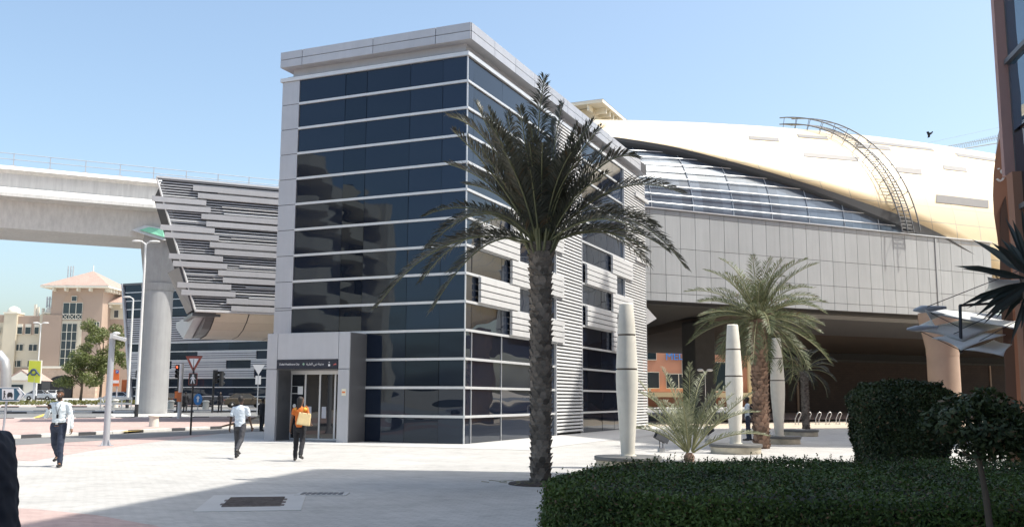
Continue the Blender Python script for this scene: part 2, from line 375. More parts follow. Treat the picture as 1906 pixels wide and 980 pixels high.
# ------------------------------------------------------------------ the tower
def rowz(i): return .94+ (i)*1.0123   # transom i=0..13 -> .94..14.1
def tower():
    T=empty('glass_tower',TC,-AZ,'tall glazed station entrance tower with white transoms, grey flat roof rim and louvred side','building')
    H=14.1
    MB().box(-8.1,-.12,.14,23.5,0,14.3).build('core',core,T)
    jf=[-7.4,-5.27,-4.3,-2.4,-1.03,-.03]
    zs=[0.02]+[rowz(i) for i in range(14)]
    zs[-1]=14.05
    for i in range(14):
        z0,z1=zs[i]+.05,zs[i+1]-.05
        g=MB();xs=jf if i>=4 else [-4.2,-2.4,-1.03,-.03]
        if i==3: pass
        for a,b in zip(xs,xs[1:]):
            t=[random.uniform(-.008,.008) for _ in range(3)]
            g.add([(a+.004,.02+t[0],z0-.06),(b-.008,.02+t[1],z0-.06),(b-.008,.02+t[1]+t[2],z1+.06),(a+.008,.02+t[0]+t[2],z1+.06)],[(0,1,2,3)])
        g.build('glass_band',tglass,T)
        x0=-7.4 if i>=3 else -4.2
        if i<13:
            MB().box(x0,.045,-.045,.06,zs[i+1]-.045,zs[i+1]+.045).build('transom',frame_w,T)
        for (ya,yb,js) in ((.0,8.9,[.03,.55,3.2,6.1,8.88]),(12.4,19.4,[12.42,13.4,15.6,17.6,19.38])):
            g=MB()
            for a,b in zip(js,js[1:]):
                t=[random.uniform(-.008,.008) for _ in range(3)]
                g.add([(-.02+t[0],a+.008,z0-.06),(-.02+t[1],b-.008,z0-.06),(-.02+t[1]+t[2],b-.008,z1+.06),(-.02+t[0]+t[2],a+.008,z1+.06)],[(0,1,2,3)])
            g.build('glass_band',tglass,T)
            if i<13: MB().box(-.06,.045,ya+.062 if ya==0 else ya,yb,zs[i+1]-.045,zs[i+1]+.045).build('transom',frame_w,T)
    # corner mullion and thin vertical joints
    MB().box(-.03,.012,-.012,.03,0,14.05).build('corner_mullion',frame_w,T)
    for y in (3.2,.55): MB().box(-.03,.012,y-.012,y+.012,0,4.0).build('mullion',frame_w,T)
    # corner pillar cladding
    zz=[3.95,4.9]+[rowz(i) for i in range(4,14)];zz[-1]=14.05
    MB().box(-8.2,-7.42,.0,23.5,0,14.05).build('pillar_backing',seam,T)
    for a,b in zip(zz,zz[1:]): MB().box(-8.22,-7.41,-.02,.05,a+.012,b-.012).build('cladding_panel',alu,T)
    for a,b in zip(zz,zz[1:]): 
        MB().box(-8.225,-8.19,.055,8,a+.012,b-.012).build('cladding_panel',alu,T)
    # cornice
    MB().box(-8.3,.06,-.08,23.6,14.05,14.2).build('cornice_ledge',frame_w,T)
    MB().box(-7.9,-.2,.22,23.4,14.2,14.64).build('parapet_recess',alu,T)
    MB().box(-8.22,.18,-.18,23.7,14.62,15.2).build('roof_slab',seam,T)
    mb=MB()
    xs=[-8.24,-7.2,-3.95,-1.25,.20]
    for a,b in zip(xs,xs[1:]):
        mb.box(a+.012,b-.012,-.21,-.17,14.60,14.90);mb.box(a+.012,b-.012,-.21,-.17,14.925,15.23)
    mb.build('roof_fascia',alu,T)
    mb=MB();ys=[-.16]+[1.9+2.05*k for k in range(11)]
    for a,b in zip(ys,ys[1:]):
        mb.box(.17,.22,a+.012,b-.012,14.60,14.90);mb.box(.17,.22,a+.012,b-.012,14.925,15.23)
    mb.build('roof_fascia',alu,T)
    MB().box(-8.23,.165,-.165,23.7,14.60,14.618).build('soffit',alu,T)
    # louvre screens
    for y0,y1 in ((8.95,12.35),(19.45,23.6)):
        mb=MB();z=.12
        while z<14.0:
            M=Matrix.Translation((.04,0,z))@Matrix.Rotation(R(-18),4,'Y')
            mb.box(-.045,.05,y0,y1,-.012,.075,M=M);z+=.153
        mb.build('louvre_screen',slat,T)
        MB().box(-.02,.09,y0-.05,y0,0,14.05).build('louvre_frame',frame_w,T)
        MB().box(-.02,.09,y1,y1+.05,0,14.05).build('louvre_frame',frame_w,T)
    mb=MB();z=.12
    while z<14.0: mb.box(-8.0,.06,23.62,23.7,z,z+.085);z+=.153
    mb.build('louvre_screen',slat,T)
    # slatted white boxes on the glass
    for (y0,y1,z) in ((1.1,4.6,7),(3.85,9.7,8),(3.85,9.7,6),(.95,4.6,5),(3.85,9.75,4),(12.9,17.7,7),(17.0,20.7,8),(17.,20.7,6),(12.9,17.7,5),(17.,20.7,4),(21.5,24.2,9.25),(21.5,24.2,12.95),(21.5,24.2,11.9)):
        mb=MB();n=4 if z==int(z) else 1;z0=z+.02
        for k in range(n): mb.box(.06,.17,y0,y1,z0+k*.245,z0+k*.245+.205)
        
        if n>1: mb.box(.05,.10,y0+.03,y0+.07,z0-.02,z0+n*.245);mb.box(.05,.10,y1-.07,y1-.03,z0-.02,z0+n*.245)
        mb.build('slatted_panel',slat,T)
    # portal around the doors
    P=MB();P.box(-7.66,-7.2,-1.1,.0,0,2.60);P.box(-7.66,-7.2,-1.1,0,2.62,3.93);P.box(-7.185,-4.53,-1.1,0,2.96,3.93)
    P.build('entrance_portal',alu,T,bevel=.008)
    P=MB();P.box(-4.515,-4.05,-1.1,0,0,2.6);P.box(-4.515,-4.05,-1.1,0,2.62,3.93)
    pp=P.build('entrance_portal',alu,T,bevel=.008)
    MB().box(-4.045,-4.02,-1.06,0,0.02,3.9).build('portal_return',alu_d,T)
    MB().box(-7.195,-7.17,-1.0,-.22,0.02,2.58).build('portal_return',alu_d,T)
    MB().box(-7.18,-4.52,-1.06,-.1,2.59,2.615).build('portal_soffit',alu_d,T)
    MB().box(-7.66,-7.64,-1.1,0,0,0.01).build('threshold',alu_d,T)
    sg=MB().box(-7.18,-4.53,-1.13,-1.05,2.63,2.945).build('entrance_sign',mat('navy_sign',(.012,.018,.035),.35),T)
    wt=mat('white_lettering',(.8,.8,.8),.6)
    rx=(R(90),0,0)
    text('lettering','Dubai Healthcare City',.098,wt,sg,(-7.06,-1.133,2.79),rx,.002)
    ar=''.join(reversed('\uFEE3\uFEAA\uFEF3\uFEE8\uFE94 \uFEA9\uFE91\uFEF2 \uFE8D\uFEDF\uFEC4\uFE92\uFEF4\uFE94'))
    text('lettering',ar,.115,wt,sg,(-5.87,-1.133,2.79),rx,.002)
    em=MB()
    for k in range(8):
        a=k*math.pi/4;em.box(-.006,.006,0,.004,.012,.045,M=Matrix.Translation((-5.99,-1.136,2.79))@Matrix.Rotation(a,4,'Y'))
    em.build('emblem',mat('pale_green_paint',(.45,.7,.5),.6),sg)
    ic=MB().box(-4.92,-4.84,-1.135,-1.13,2.71,2.78);ic.box(-4.90,-4.86,-1.135,-1.13,2.83,2.86);ic.build('pictogram',wt,sg)
    MB().prism([(-4.72,-1.13,2.745),(-4.57,-1.13,2.76),(-4.60,-1.13,2.81),(-4.68,-1.13,2.78)],(0,-.004,0)).build('red_mark',mat('red_mark',(.6,.12,.1),.6),sg)
    # doors
    dg=glass('door_glass',(.008,.01,.013),1.7,.006,.8)
    D=MB().box(-7.2,-4.52,-.16,-.1,0,2.6).build('door_screen',core,T)
    MB().box(-7.2,-4.52,-.24,-.165,2.5,2.585).build('door_head',frame_w,T)
    for a,b in ((-7.17,-6.52),(-6.52,-5.87),(-5.87,-5.2),(-5.2,-4.54)):
        f=MB();f.box(a,a+.035,-.22,-.17,.02,2.5);f.box(b-.035,b,-.22,-.17,.02,2.5);f.box(a+.035,b-.035,-.22,-.17,.02,.09);f.box(a+.035,b-.035,-.22,-.17,2.44,2.5)
        d=f.build('sliding_door',frame_w,T)
        MB().quad((a+.035,-.195,.09),(b-.035,-.195,.09),(b-.035,-.195,2.44),(a+.035,-.195,2.44)).build('pane',dg,d)
        if b<-6.4:
            MB().box(a+.03,b-.34,-.225,-.2,1.72,1.745).box(a+.03,b-.34,-.225,-.2,2.0,2.012).build('push_bar',frame_w,d)
            MB().box(a+.3,a+.53,-.205,-.198,1.70,2.0).build('notice',mat('paper',(.75,.75,.75),.7),d)
            for cx in (.17,.42): MB().lathe([(.075,0),(.075,.004)],(0,0,0),16).build('round_sticker',MATS['paper'],d).matrix_local=Matrix.Translation((a+cx,-.2,1.27))@Matrix.Rotation(R(90),4,'X')
        elif a<-5.8:
            MB().box(a+.1,a+.29,-.205,-.198,.83,1.25).build('notice',mat('paper_pale',(.5,.5,.54),.7),d)
    fs=MB().box(-4.33,-4.16,-1.12,-1.10,1.66,1.90).build('notice_plate',mat('cream_plate',(.75,.70,.55),.5),T)
    MB().box(-4.31,-4.18,-1.124,-1.12,1.75,1.81).build('plate_mark',mat('orange_mark',(.75,.22,.06),.5),fs)
    return T
tower()
# ------------------------------------------------------------------ station: box, soffit, shell
ZB=12.95
def zap(s): return 23.3-((s-36)/44)**2*3.5
def sh(s,t,off=0.):
    t=R(t);w=12-off
    return (s,12-w*math.cos(t),12.9+(zap(s)-12.9-off)*math.sin(t))
def station():
    St=empty('metro_station',S0,math.pi/2-AE,'long metro station hall with white gold shell roof over a grey panelled deck','building')
    # deck box
    MB().box(-3,29.7,.06,24,7.35,12.85).build('deck_backing',seam,St)
    rows=[7.38,7.86,8.98,10.62,12.62,12.93]
    mb=MB();s=-3.0
    while s<29.6:
        w=1.1
        e1=min(s+w,29.7)
        for a,b in zip(rows,rows[1:]): mb.box(s+.015,e1-.015,.0,.05,a+.013,b-.013)
        s+=w
    mb.build('deck_cladding',panelg,St)
    MB().box(-3,29.8,-.1,.5,12.95,13.02).build('deck_coping',frame_w,St)
    MB().box(24.05,24.2,-.06,0,7.4,12.9).build('downpipe',panelg,St)
    # right end of deck, soffit
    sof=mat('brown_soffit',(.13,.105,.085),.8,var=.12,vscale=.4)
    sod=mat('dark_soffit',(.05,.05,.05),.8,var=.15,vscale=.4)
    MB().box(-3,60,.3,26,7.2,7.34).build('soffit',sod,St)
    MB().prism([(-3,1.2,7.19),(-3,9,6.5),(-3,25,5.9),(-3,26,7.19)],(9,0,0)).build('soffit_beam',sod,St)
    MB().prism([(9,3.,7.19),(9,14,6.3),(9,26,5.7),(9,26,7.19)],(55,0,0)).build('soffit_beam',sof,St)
    MB().prism([(12.5,1.2,7.19),(12.5,6,6.5),(30,6,6.5),(30,1.2,7.19)],(0,.2,-.25)).build('soffit_duct',alu_d,St)
    # shell
    gold=bpy.data.materials.new('gold_shell_panels');gold.use_nodes=True;n=gold.node_tree;b=n.nodes['Principled BSDF']
    b.inputs['Roughness'].default_value=.5;b.inputs['Metallic'].default_value=.0;b.inputs['Coat Weight'].default_value=1;b.inputs['Coat Roughness'].default_value=.48;b.inputs['Coat IOR'].default_value=2.0
    uv=n.nodes.new('ShaderNodeUVMap');br=n.nodes.new('ShaderNodeTexBrick');br.offset=0
    br.inputs['Scale'].default_value=1;br.inputs['Brick Width'].default_value=2.4;br.inputs['Row Height'].default_value=1.25;br.inputs['Mortar Size'].default_value=.035
    br.inputs['Color1'].default_value=(.72,.56,.30,1);br.inputs['Color2'].default_value=(.67,.52,.275,1);br.inputs['Mortar'].default_value=(.36,.31,.22,1)
    n.links.new(uv.outputs[0],br.inputs[0]);n.links.new(br.outputs[0],b.inputs['Base Color'])
    rim=[(-6,42),(-.5,38),(3.17,33.4),(6.85,27),(12.1,19.3),(17.36,12.2),(21.14,7.6),(25.,1.2),(27,-3),(29.5,-8)]
    def rt(s):
        for a,c in zip(rim,rim[1:]):
            if s<=c[0]: k=(s-a[0])/(c[0]-a[0]);return a[1]+(c[1]-a[1])*k
        return max(-22,-8-(s-29.5)*4)
    ss=[-6+i*.8 for i in range(112)];NT=30
    vs=[];fs=[];uvs=[]
    for s_ in ss:
        t0=rt(s_)
        for j in range(NT+1):
            t=t0+(178-t0)*j/NT
            vs.append(sh(s_,t));uvs.append((s_,t*.19))
    m=NT+1
    for i in range(len(ss)-1):
        for j in range(NT): fs.append((i*m+j,(i+1)*m+j,(i+1)*m+j+1,i*m+j+1))
    mb=MB();mb.add(vs,fs,0,True);o=mb.build('shell_roof',gold,St)
    ul=o.data.uv_layers.new(name='UVMap')
    for l in o.data.loops: ul.data[l.index].uv=uvs[l.vertex_index]
    sm=o.modifiers.new('thick','SOLIDIFY');sm.thickness=.25;sm.offset=-1
    # dark rim under the shell edge
    rs=[s_ for s_ in ss if s_<=29]
    mb=MB();vs=[];fs=[]
    for s_ in rs:
        t=rt(s_);th=.8+.3*min(1,max(0,(s_+2)/14))+2.8*min(1,max(0,(s_-12)/9))
        vs+=[sh(s_,t,-.05),sh(s_,t-th,.12),sh(s_,t-th,.75),sh(s_,t,.75)]
    for i in range(len(rs)-1):
        for k in range(4): fs.append((i*4+k,i*4+(k+1)%4,(i+1)*4+(k+1)%4,(i+1)*4+k))
    mb.add(vs,fs,0);mb.build('shell_rim',mat('dark_rim',(.10,.105,.11),.5,.3),St)
    # glazed hall wall beneath the rim
    sb=[-6,-2.2,.8,3.9,7,10.1,13.2,16.3,19.4,22.5,25.6,28];tb=[0,4.2,8.4,12.6,17,21,25,29,33,37,41,45]
    for j in range(len(tb)-1):
        g=MB();tr=MB();cnt=0
        for a,c in zip(sb,sb[1:]):
            if tb[j]>rt(a)+2: continue
            sub=4
            for k in range(sub):
                s0=a+(c-a)*k/sub;s1=a+(c-a)*(k+1)/sub
                if k==0: s0+=.03
                g.add([sh(s0,tb[j],.55),sh(s1,tb[j],.55),sh(s1,tb[j+1],.55),sh(s0,tb[j+1],.55)],[(0,1,2,3)],0,True)
            cnt+=1
            tr.tube([sh(a+(c-a)*k/4,tb[j+1],.45) for k in range(5)],.032,5,smooth=False)
        if cnt:
            g.build('hall_glass_band',bglass,St);tr.build('hall_transom',frame_w,St)
    for a in sb:
        tt=min(45,rt(a));
        if tt>1: MB().tube([sh(a,tt*k/6,.5) for k in range(7)],.03,4,smooth=False).build('hall_mullion',frame_w,St)
    inn=MB();vs=[];fs=[]
    for s_ in ss[:48]:
        for t in (0,10,20,30,40,50,60,70,80,90): vs.append(sh(s_,t,.9))
    for i in range(47):
        for j in range(9): fs.append((i*10+j,(i+1)*10+j,(i+1)*10+j+1,i*10+j+1))
    inn.add(vs,fs);inn.build('hall_lining',mat('hall_lining_grey',(.16,.17,.19),.8,var=.1),St)
    # skylight slots in the shell
    sg=mat('slot_grey',(.20,.195,.19),.6,.2,var=.05)
    def slot(s0,s1,t0,t1):
        t1=t0+(t1-t0)*(2.3 if t0>40 else 1.7)
        mb=MB();k=5
        lo=[sh(s0+(s1-s0)*i/k,t0,-.03) for i in range(k+1)];hi=[sh(s0+(s1-s0)*i/k+.35,t1,-.03) for i in range(k+1)]
        li=[sh(s0+(s1-s0)*i/k,t0,.1) for i in range(k+1)];hi2=[sh(s0+(s1-s0)*i/k+.35,t1,.1) for i in range(k+1)]
        mb.add(lo+hi,[(i,i+1,i+k+2,i+k+1) for i in range(k)],0,True)
        mb.add(lo+li,[(i+1,i,i+k+1,i+k+2) for i in range(k)],0);mb.add(hi+hi2,[(i,i+1,i+k+2,i+k+1) for i in range(k)],0)
        mb.build('skylight_slot',sg,St)
    for a in ((10.6,13.2,43,44.4),(14.2,19.2,33.2,34.8),(15.8,18.6,49,50.6),(20.6,24.0,44.2,45.8),(22.6,29.4,49.5,51),(22.4,24.9,29.1,31),(27.8,30.3,34.2,36),(24.9,30.3,15.4,17.6),(31.5,36,47,48.6),(34,38,30,32)): slot(*a)
    # maintenance ladder over the shell
    L=empty('roof_ladder',S0,math.pi/2-AE,'curved steel access ladder with guard hoops arching over the pale shell roof','ladder')
    def lp(s_,t,h): return sh(s_,t,-h)
    lm=mat('ladder_grey',(.20,.20,.20),.5,.4)
    ts=[.6]+list(range(3,81,3))
    for nm,ds,h in (('rail',-.55,.35),('rail',.55,.35),('guard_rail',-.6,.85),('guard_rail',.6,.85)):
        MB().tube([lp(21.2+ds-t*.025,t,h) for t in ts],.05,5).build(nm,lm,L)
    for t in np.arange(.8,78,1.4):
        a=lp(20.65-t*.025,t,.35);b=lp(21.75-t*.025,t,.35);MB().tube([a,b],.03,4).build('rung',lm,L)
    for t in range(4,80,6):
        mb=MB()
        for d in (-.58,.58): MB().tube([lp(21.2+d-t*.025,t,.0),lp(21.2+d-t*.025,t,.85)],.028,4).build('stanchion',lm,L)
        if t>8: mb.tube([lp(20.6-t*.025,t,.85),lp(21.8-t*.025,t,.85)],.02,4);mb.build('cross_bar',lm,L)
    MB().prism([(-.5,-.12,7.3),(.6,-.12,6.3),(-.3,-.12,5.8)],(0,1.6,0)).build('angled_fin',slat,St)
    return St
station()
# columns and retaining wall under the deck
def column(px,Yd,r,name,label,m,capc=None,top=6.9,flare=1.8,grp=None):
    p=atY(px,700,Yd);z0=gz(p.x,Yd)
    c=empty(name,(p.x,Yd,z0),R(25),label,'column',grp)
    MB().lathe([(r,0),(r,4.2-.0)],n=28).build('shaft',m,c)
    MB().lathe([(r*1.01,4.2),(r*1.03,4.7),(r*flare,top-z0-.35),(r*flare,top-z0)],n=28).build('capital',m,c)
terr=mat('terracotta_render',(.50,.27,.17),.8,var=.06,vscale=.6,bump=.1)
cc=mat('warm_grey_column',(.44,.32,.245),.75,var=.08,vscale=1)
column(1757,60,.93,'station_column','round warm tan column with flared head under the right of the deck',cc,top=6.9,flare=1.4)
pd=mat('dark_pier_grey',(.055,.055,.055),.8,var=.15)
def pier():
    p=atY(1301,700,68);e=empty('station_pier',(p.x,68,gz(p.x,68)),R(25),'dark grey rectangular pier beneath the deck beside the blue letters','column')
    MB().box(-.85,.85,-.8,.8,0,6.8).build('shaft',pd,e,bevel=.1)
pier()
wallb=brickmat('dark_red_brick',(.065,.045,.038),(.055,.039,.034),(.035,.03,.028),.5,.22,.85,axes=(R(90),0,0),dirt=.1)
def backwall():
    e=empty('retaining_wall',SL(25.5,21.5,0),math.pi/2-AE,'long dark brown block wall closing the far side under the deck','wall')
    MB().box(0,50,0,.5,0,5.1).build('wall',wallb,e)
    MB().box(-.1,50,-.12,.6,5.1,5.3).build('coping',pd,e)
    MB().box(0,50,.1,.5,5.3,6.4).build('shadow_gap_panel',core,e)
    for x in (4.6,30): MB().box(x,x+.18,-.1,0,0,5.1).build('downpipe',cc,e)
backwall()
sheet('raised_walk',[SL(9,4)[:2],SL(60,4)[:2],SL(60,21.4)[:2],SL(9,21.4)[:2]],MATS['pinkpaver'],.12)
# bike racks: individual hoops
hm=mat('galvanised_tube',(.62,.62,.60),.35,.6)
def racks():
    pr=None
    for i in range(7):
        p=atY(1484+19*i,789,58.5+i*.35);z=.1
        if pr is None:
            pr=empty('cycle_hoop',(p.x,p.y,z),R(10),'slanted tubular cycle hoop near the dark wall, leftmost of the row','cycle rack','cycle hoops by the dark wall')
            MB().tube([(-.12,0,0),(-.12,0,.35),(.05,0,.68),(.16,0,.74),(.25,0,.70),(.26,0,.62),(.10,0,.3),(.08,0,0)],.028,8).build('hoop',hm,pr)
            MB().box(-.2,.16,-.05,.05,0,.02).build('foot',hm,pr);o=pr
        else:
            o=copy_tree(pr);o.location=(p.x,p.y,z)
            if i<6: o['label']='slanted tubular cycle hoop near the dark wall, %s from the left of the row'%(['','second','third','fourth','fifth','sixth'][i])
            else: o['label']='slanted tubular cycle hoop near the dark wall, at the clipped bush end of the row'
racks()
# ------------------------------------------------------------------ louvred bridge on the left of the tower
def bridge():
    a=R(65.5);e2=Vector((math.sin(a),math.cos(a),0));n2=Vector((-e2.y,e2.x,0));B0=Vector((9.4,67.5,0))
    B=empty('louvred_footbridge',B0,math.pi/2-a,'elevated footbridge clad in silver horizontal louvres with a slanted open end','footbridge')
    zt,zb=13.85,6.5
    def left(z): return -32.5+(zt-z)/(zt-zb)*2.45
    d=MB();d.prism([(left(zt)+.35,.35,zt),(left(zb)+.35,.35,zb),(-18,.35,zb),(-18,.35,zt)],(0,6,0))
    d.build('bridge_core',core,B)
    random.seed(3)
    z=zt-.12;i=0;mb=MB();wide=MB();dark=MB()
    # pattern: repeating unit of 1.22m: broad pair left, fine, broad pair right, fine
    unit=1.6;nrow=5
    q=zt-.02
    while q>zb+.05: dark.box(left(q)+.02,-18,-.02,.06,q-.065,q);q-=.15
    for k in range(nrow):
        zk=zt-k*unit
        for n_,zz in enumerate((zk-.27,zk-.68)):
            if zz-.28>zb-.1: wide.box(left(zz)+1.9+n_*.15,-18,-.16,-.08,max(zz-.30,zb-.05),zz)
        for n_,zz in enumerate((zk-1.07,zk-1.48)):
            if zz-.28>zb: wide.box(left(zz)-.55+n_*.1,left(zz)+2.4+n_*.12,-.16,-.08,zz-.30,zz)
    # medium slats everywhere
    med=MB();q=zt-.35
    while q>zb+.1:
        if random.random()<.6: med.box(left(q)+random.choice([.02,1.5,3.2]),-18,-.07,-.02,q-.05,q)
        q-=.2
    dark.build('fine_louvres',mat('grey_louvre',(.42,.425,.44),.45,.2),B);wide.build('broad_louvres',mat('silver_louvre',(.40,.40,.41),.45,.15,var=.05,streak=.05,isl=.06),B);med.build('medium_louvres',slat,B)
    # slanted edge trim and top ledge
    MB().prism([(left(zt)-.02,-.12,zt+.05),(left(zb)-.02,-.12,zb-.05),(left(zb)+.05,-.06,zb-.05),(left(zt)+.05,-.06,zt+.05)],(0,.45,0)).build('edge_trim',frame_w,B)
    MB().box(left(zt),-18,-.12,.3,zt,zt+.12).build('top_trim',frame_w,B)
    MB().box(left(zb),-18,-.1,.3,zb-.14,zb).build('bottom_trim',slat,B)
    # dark open end and underside
    MB().prism([(left(8.9)-.15,.5,8.9),(left(zb)-.1,.5,zb-.02),(left(zb)-.1,3.4,zb-.02),(left(8.9)-.5,3.4,8.9)],(.3,0,0)).build('end_wall',alu_d,B)
    MB().box(left(zb)-.1,-28.6,.4,5,zb-.35,zb-.16).build('underside',alu_d,B)
    # curved belly panels
    bel=mat('champagne_panel',(.60,.57,.50),.5,.25,var=.05)
    mb=MB();sx=[-28.9+1.9*k for k in range(8)];prof=[(0.3,zb-.15),(1.2,zb-.6),(2.4,zb-.98),(4.2,zb-1.25),(7,zb-1.3),(12,zb-.3)]
    bk=MB()
    for a_,b_ in zip(sx,sx[1:]):
        for p,q in zip(prof,prof[1:]):
            mb.add([(a_+.03-p[0]*.0,p[0]+.02,p[1]),(b_-.03,p[0]+.02,p[1]),(b_-.03,q[0]-.02,q[1]),(a_+.03,q[0]-.02,q[1])],[(3,2,1,0)],0)
    mb.build('belly_panels',bel,B)
    MB().prism([(sx[0],p[0],p[1]+.05) for p in prof],(14,0,0)).build('belly_backing',seam,B)
    MB().prism([(sx[0]-.02,.3,zb-.14),(sx[0]-.02,1.2,zb-.58),(sx[0]-.02,2.4,zb-.95),(sx[0]-.02,4.2,zb-1.2),(sx[0]-.02,7,zb-1.25),(sx[0]-.02,12,zb-.3),(sx[0]-.02,12,zb+.05),(sx[0]-.02,.3,zb+.05)],(-.45,0,0)).build('belly_end',alu_d,B)
    MB().prism([(sx[0]-.5,.5,zb-.15),(sx[0]-.5,7,zb-1.3),(sx[0]-.5,12,zb-.3),(sx[0]-.5,12,zb+.05)],(-.5,0,0)).build('belly_end_light',alu,B)
bridge()
# ------------------------------------------------------------------ metro viaduct with its column
def viaduct():
    P=Vector((-28.2,78.5,0))
    V=empty('metro_viaduct',P,math.pi/2-R(64.2),'elevated pale concrete metro viaduct with a steel handrail','viaduct')
    w=lambda z:(z-EYE)
    zb=PL(240,437,P,(math.sin(R(64.2)),math.cos(R(64.2)))).z;zt=PL(240,331,P,(math.sin(R(64.2)),math.cos(R(64.2)))).z
    h=zt-zb
    pr=[(0.9,zb),(7.5,zb),(8.4,zb+h*.48),(8.7,zb+h*.55),(8.7,zt),(8.4,zt),(8.4,zb+h*.62),(0.,zb+h*.62),(0.,zt),(-.3,zt),(-.55,zb+h*.93),(-.1,zb+h*.88),(-.02,zb+h*.66),(-.95,zb+h*.53),(-.95,zb+h*.47),(.2,zb+h*.44)]
    MB().prism([(-140,y,z) for y,z in pr],(158,0,0)).build('deck_girder',concl,V)
    m=MB();
    for z in (zt+1.0,zt+.55): m.tube([(-140,-.15,z),(24,-.15,z)],.03,5)
    m.build('handrail',poleg,V)
    x=-139.
    while x<24: MB().box(x-.035,x+.035,-.19,-.11,zt+.1,zt+1.02).box(x-.2,x+.2,-.22,-.08,zt,zt+.1).build('handrail_post',poleg,V);x+=2.55
    # column
    c=atY(282,768,80.5);z0=gz(c.x,80.5)
    Cc=empty('viaduct_column',(c.x,80.5,z0),math.pi/2-R(64.2),'thick round concrete column with a spreading head carrying the viaduct','column')
    tp=zb-z0
    MB().lathe([(1.22,0),(1.2,tp-4.2)],n=36).build('shaft',concd,Cc)
    MB().lathe([(1.24,tp-4.2),(1.3,tp-4.0),(1.35,tp-3.6)],n=36).build('collar',concd,Cc)
    # pier head: hexagonal plan block spreading across the girder, with a shallow tip
    lo=[(-1.2,-.9),(1.2,-.9),(1.3,.9),(-1.3,.9)]
    def ring(hx,hy,z): return [(-hx,-hy*.75,z),(0,-hy,z),(hx,-hy*.75,z),(hx,hy*.55,z),(-hx,hy*.55,z)]
    rings=[ring(.95,.95,tp-4.3),ring(1.1,1.3,tp-3.4),ring(1.4,2.0,tp-.9),ring(1.5,2.6,tp+.75)]
    vs=[v for r in rings for v in r];fs=[]
    for i in range(3):
        for k in range(5): fs.append((i*5+k,i*5+(k+1)%5,(i+1)*5+(k+1)%5,(i+1)*5+k))
    fs+=[(4,3,2,1,0),(15,16,17,18,19)]
    MB().add(vs,fs).build('pier_head',concd,Cc)
    MB().box(-1.3,1.3,-1.2,2.6,tp-.45,tp-.02).build('bearing_block',concd,Cc)
    def up_(L): return [(x,y-.75,z+1.45) for x,y,z in L]
    MB().prism(up_([(-2.5,-1.3,tp-1.0),(-.1,-2.15,tp-1.75),(1.6,-1.6,tp-1.6),(1.5,-1.4,tp-1.0),(-.2,-1.9,tp-.75),(-1.5,-1.5,tp-.55)]),(0,.35,0)).build('head_rim',slat,Cc)
    MB().prism(up_([(-1.9,-1.6,tp-.98),(-.1,-2.25,tp-1.52),(1.3,-1.75,tp-1.45),(1.1,-1.6,tp-1.05),(-.2,-2.1,tp-.88),(-1.2,-1.7,tp-.70)]),(0,.1,0)).build('green_panel',mat('mint_green_panel',(.22,.55,.38),.5),Cc)
viaduct()
# ------------------------------------------------------------------ far entrance building (glass with louvres)
def far_entrance():
    Y=118.;P=atY(250,755,Y);P.z=gz(P.x,Y)
    E=empty('distant_station_entrance',P,-AZ,'distant glazed station entrance with a slanted left edge beyond the road','building')
    zt=14.6
    L=30
    def lx(z): return -2.6*(z/zt)-.2
    MB().prism([(lx(0)+.3,.3,0),(L,.3,0),(L,.3,zt-.2),(lx(zt)+.3,.3,zt-.2)],(0,12,0)).build('core',core,E)
    rows=[k*zt/14 for k in range(15)]
    pat=['g','g','g','s','s','s','g','l','l','l','g','g','g','g']
    for i in range(14):
        z0,z1=rows[i],rows[i+1];x0=lx(z0)
        if pat[i]!='l':
            g=MB();x=x0
            while x<L:
                t=random.uniform(-.01,.01);g.add([(x+.01,.02+t,z0+.04),(min(x+3,L)-.01,.02-t,z0+.04),(min(x+3,L)-.01,.02-t,z1-.04),(x+.01,.02+t,z1-.04)],[(0,1,2,3)]);x+=3
            g.build('glass_band',tglass,E);MB().box(x0,L,-.06,.06,z1-.05,z1+.05).build('transom',frame_w,E)
        if pat[i]=='l' :
            m=MB()
            for k in range(4 if i<9 else 4): m.box(x0,L,-.08,0,z0+.06+k*.26,z0+.2+k*.26)
            m.build('louvre_band',alu,E)
        if pat[i]=='s':
            gaps={3:[(0,.5),(17.5,21.5)],4:[(4,5.5),(13.5,17)],5:[(2.6,9.3),(17.7,21.7)]}[i]
            x=x0
            for a,b in gaps+[(L,L)]:
                if a>x:
                    m=MB()
                    for k in range(4): m.box(x,a,-.12,-.04,z0+.04+k*.25,z0+.22+k*.25)
                    m.build('slatted_panel',alu,E)
                x=b
    MB().prism([(lx(0)-.35,-.25,0),(lx(0)+.0,-.25,0),(lx(zt)+.0,-.25,zt+.1),(lx(zt)-.2,-.25,zt+.1)],(0,1.0,0)).build('slanted_edge',alu,E)
    MB().box(lx(zt)-.1,L,-.15,12,zt-.15,zt+.1).build('roof_edge',alu_d,E)
far_entrance()
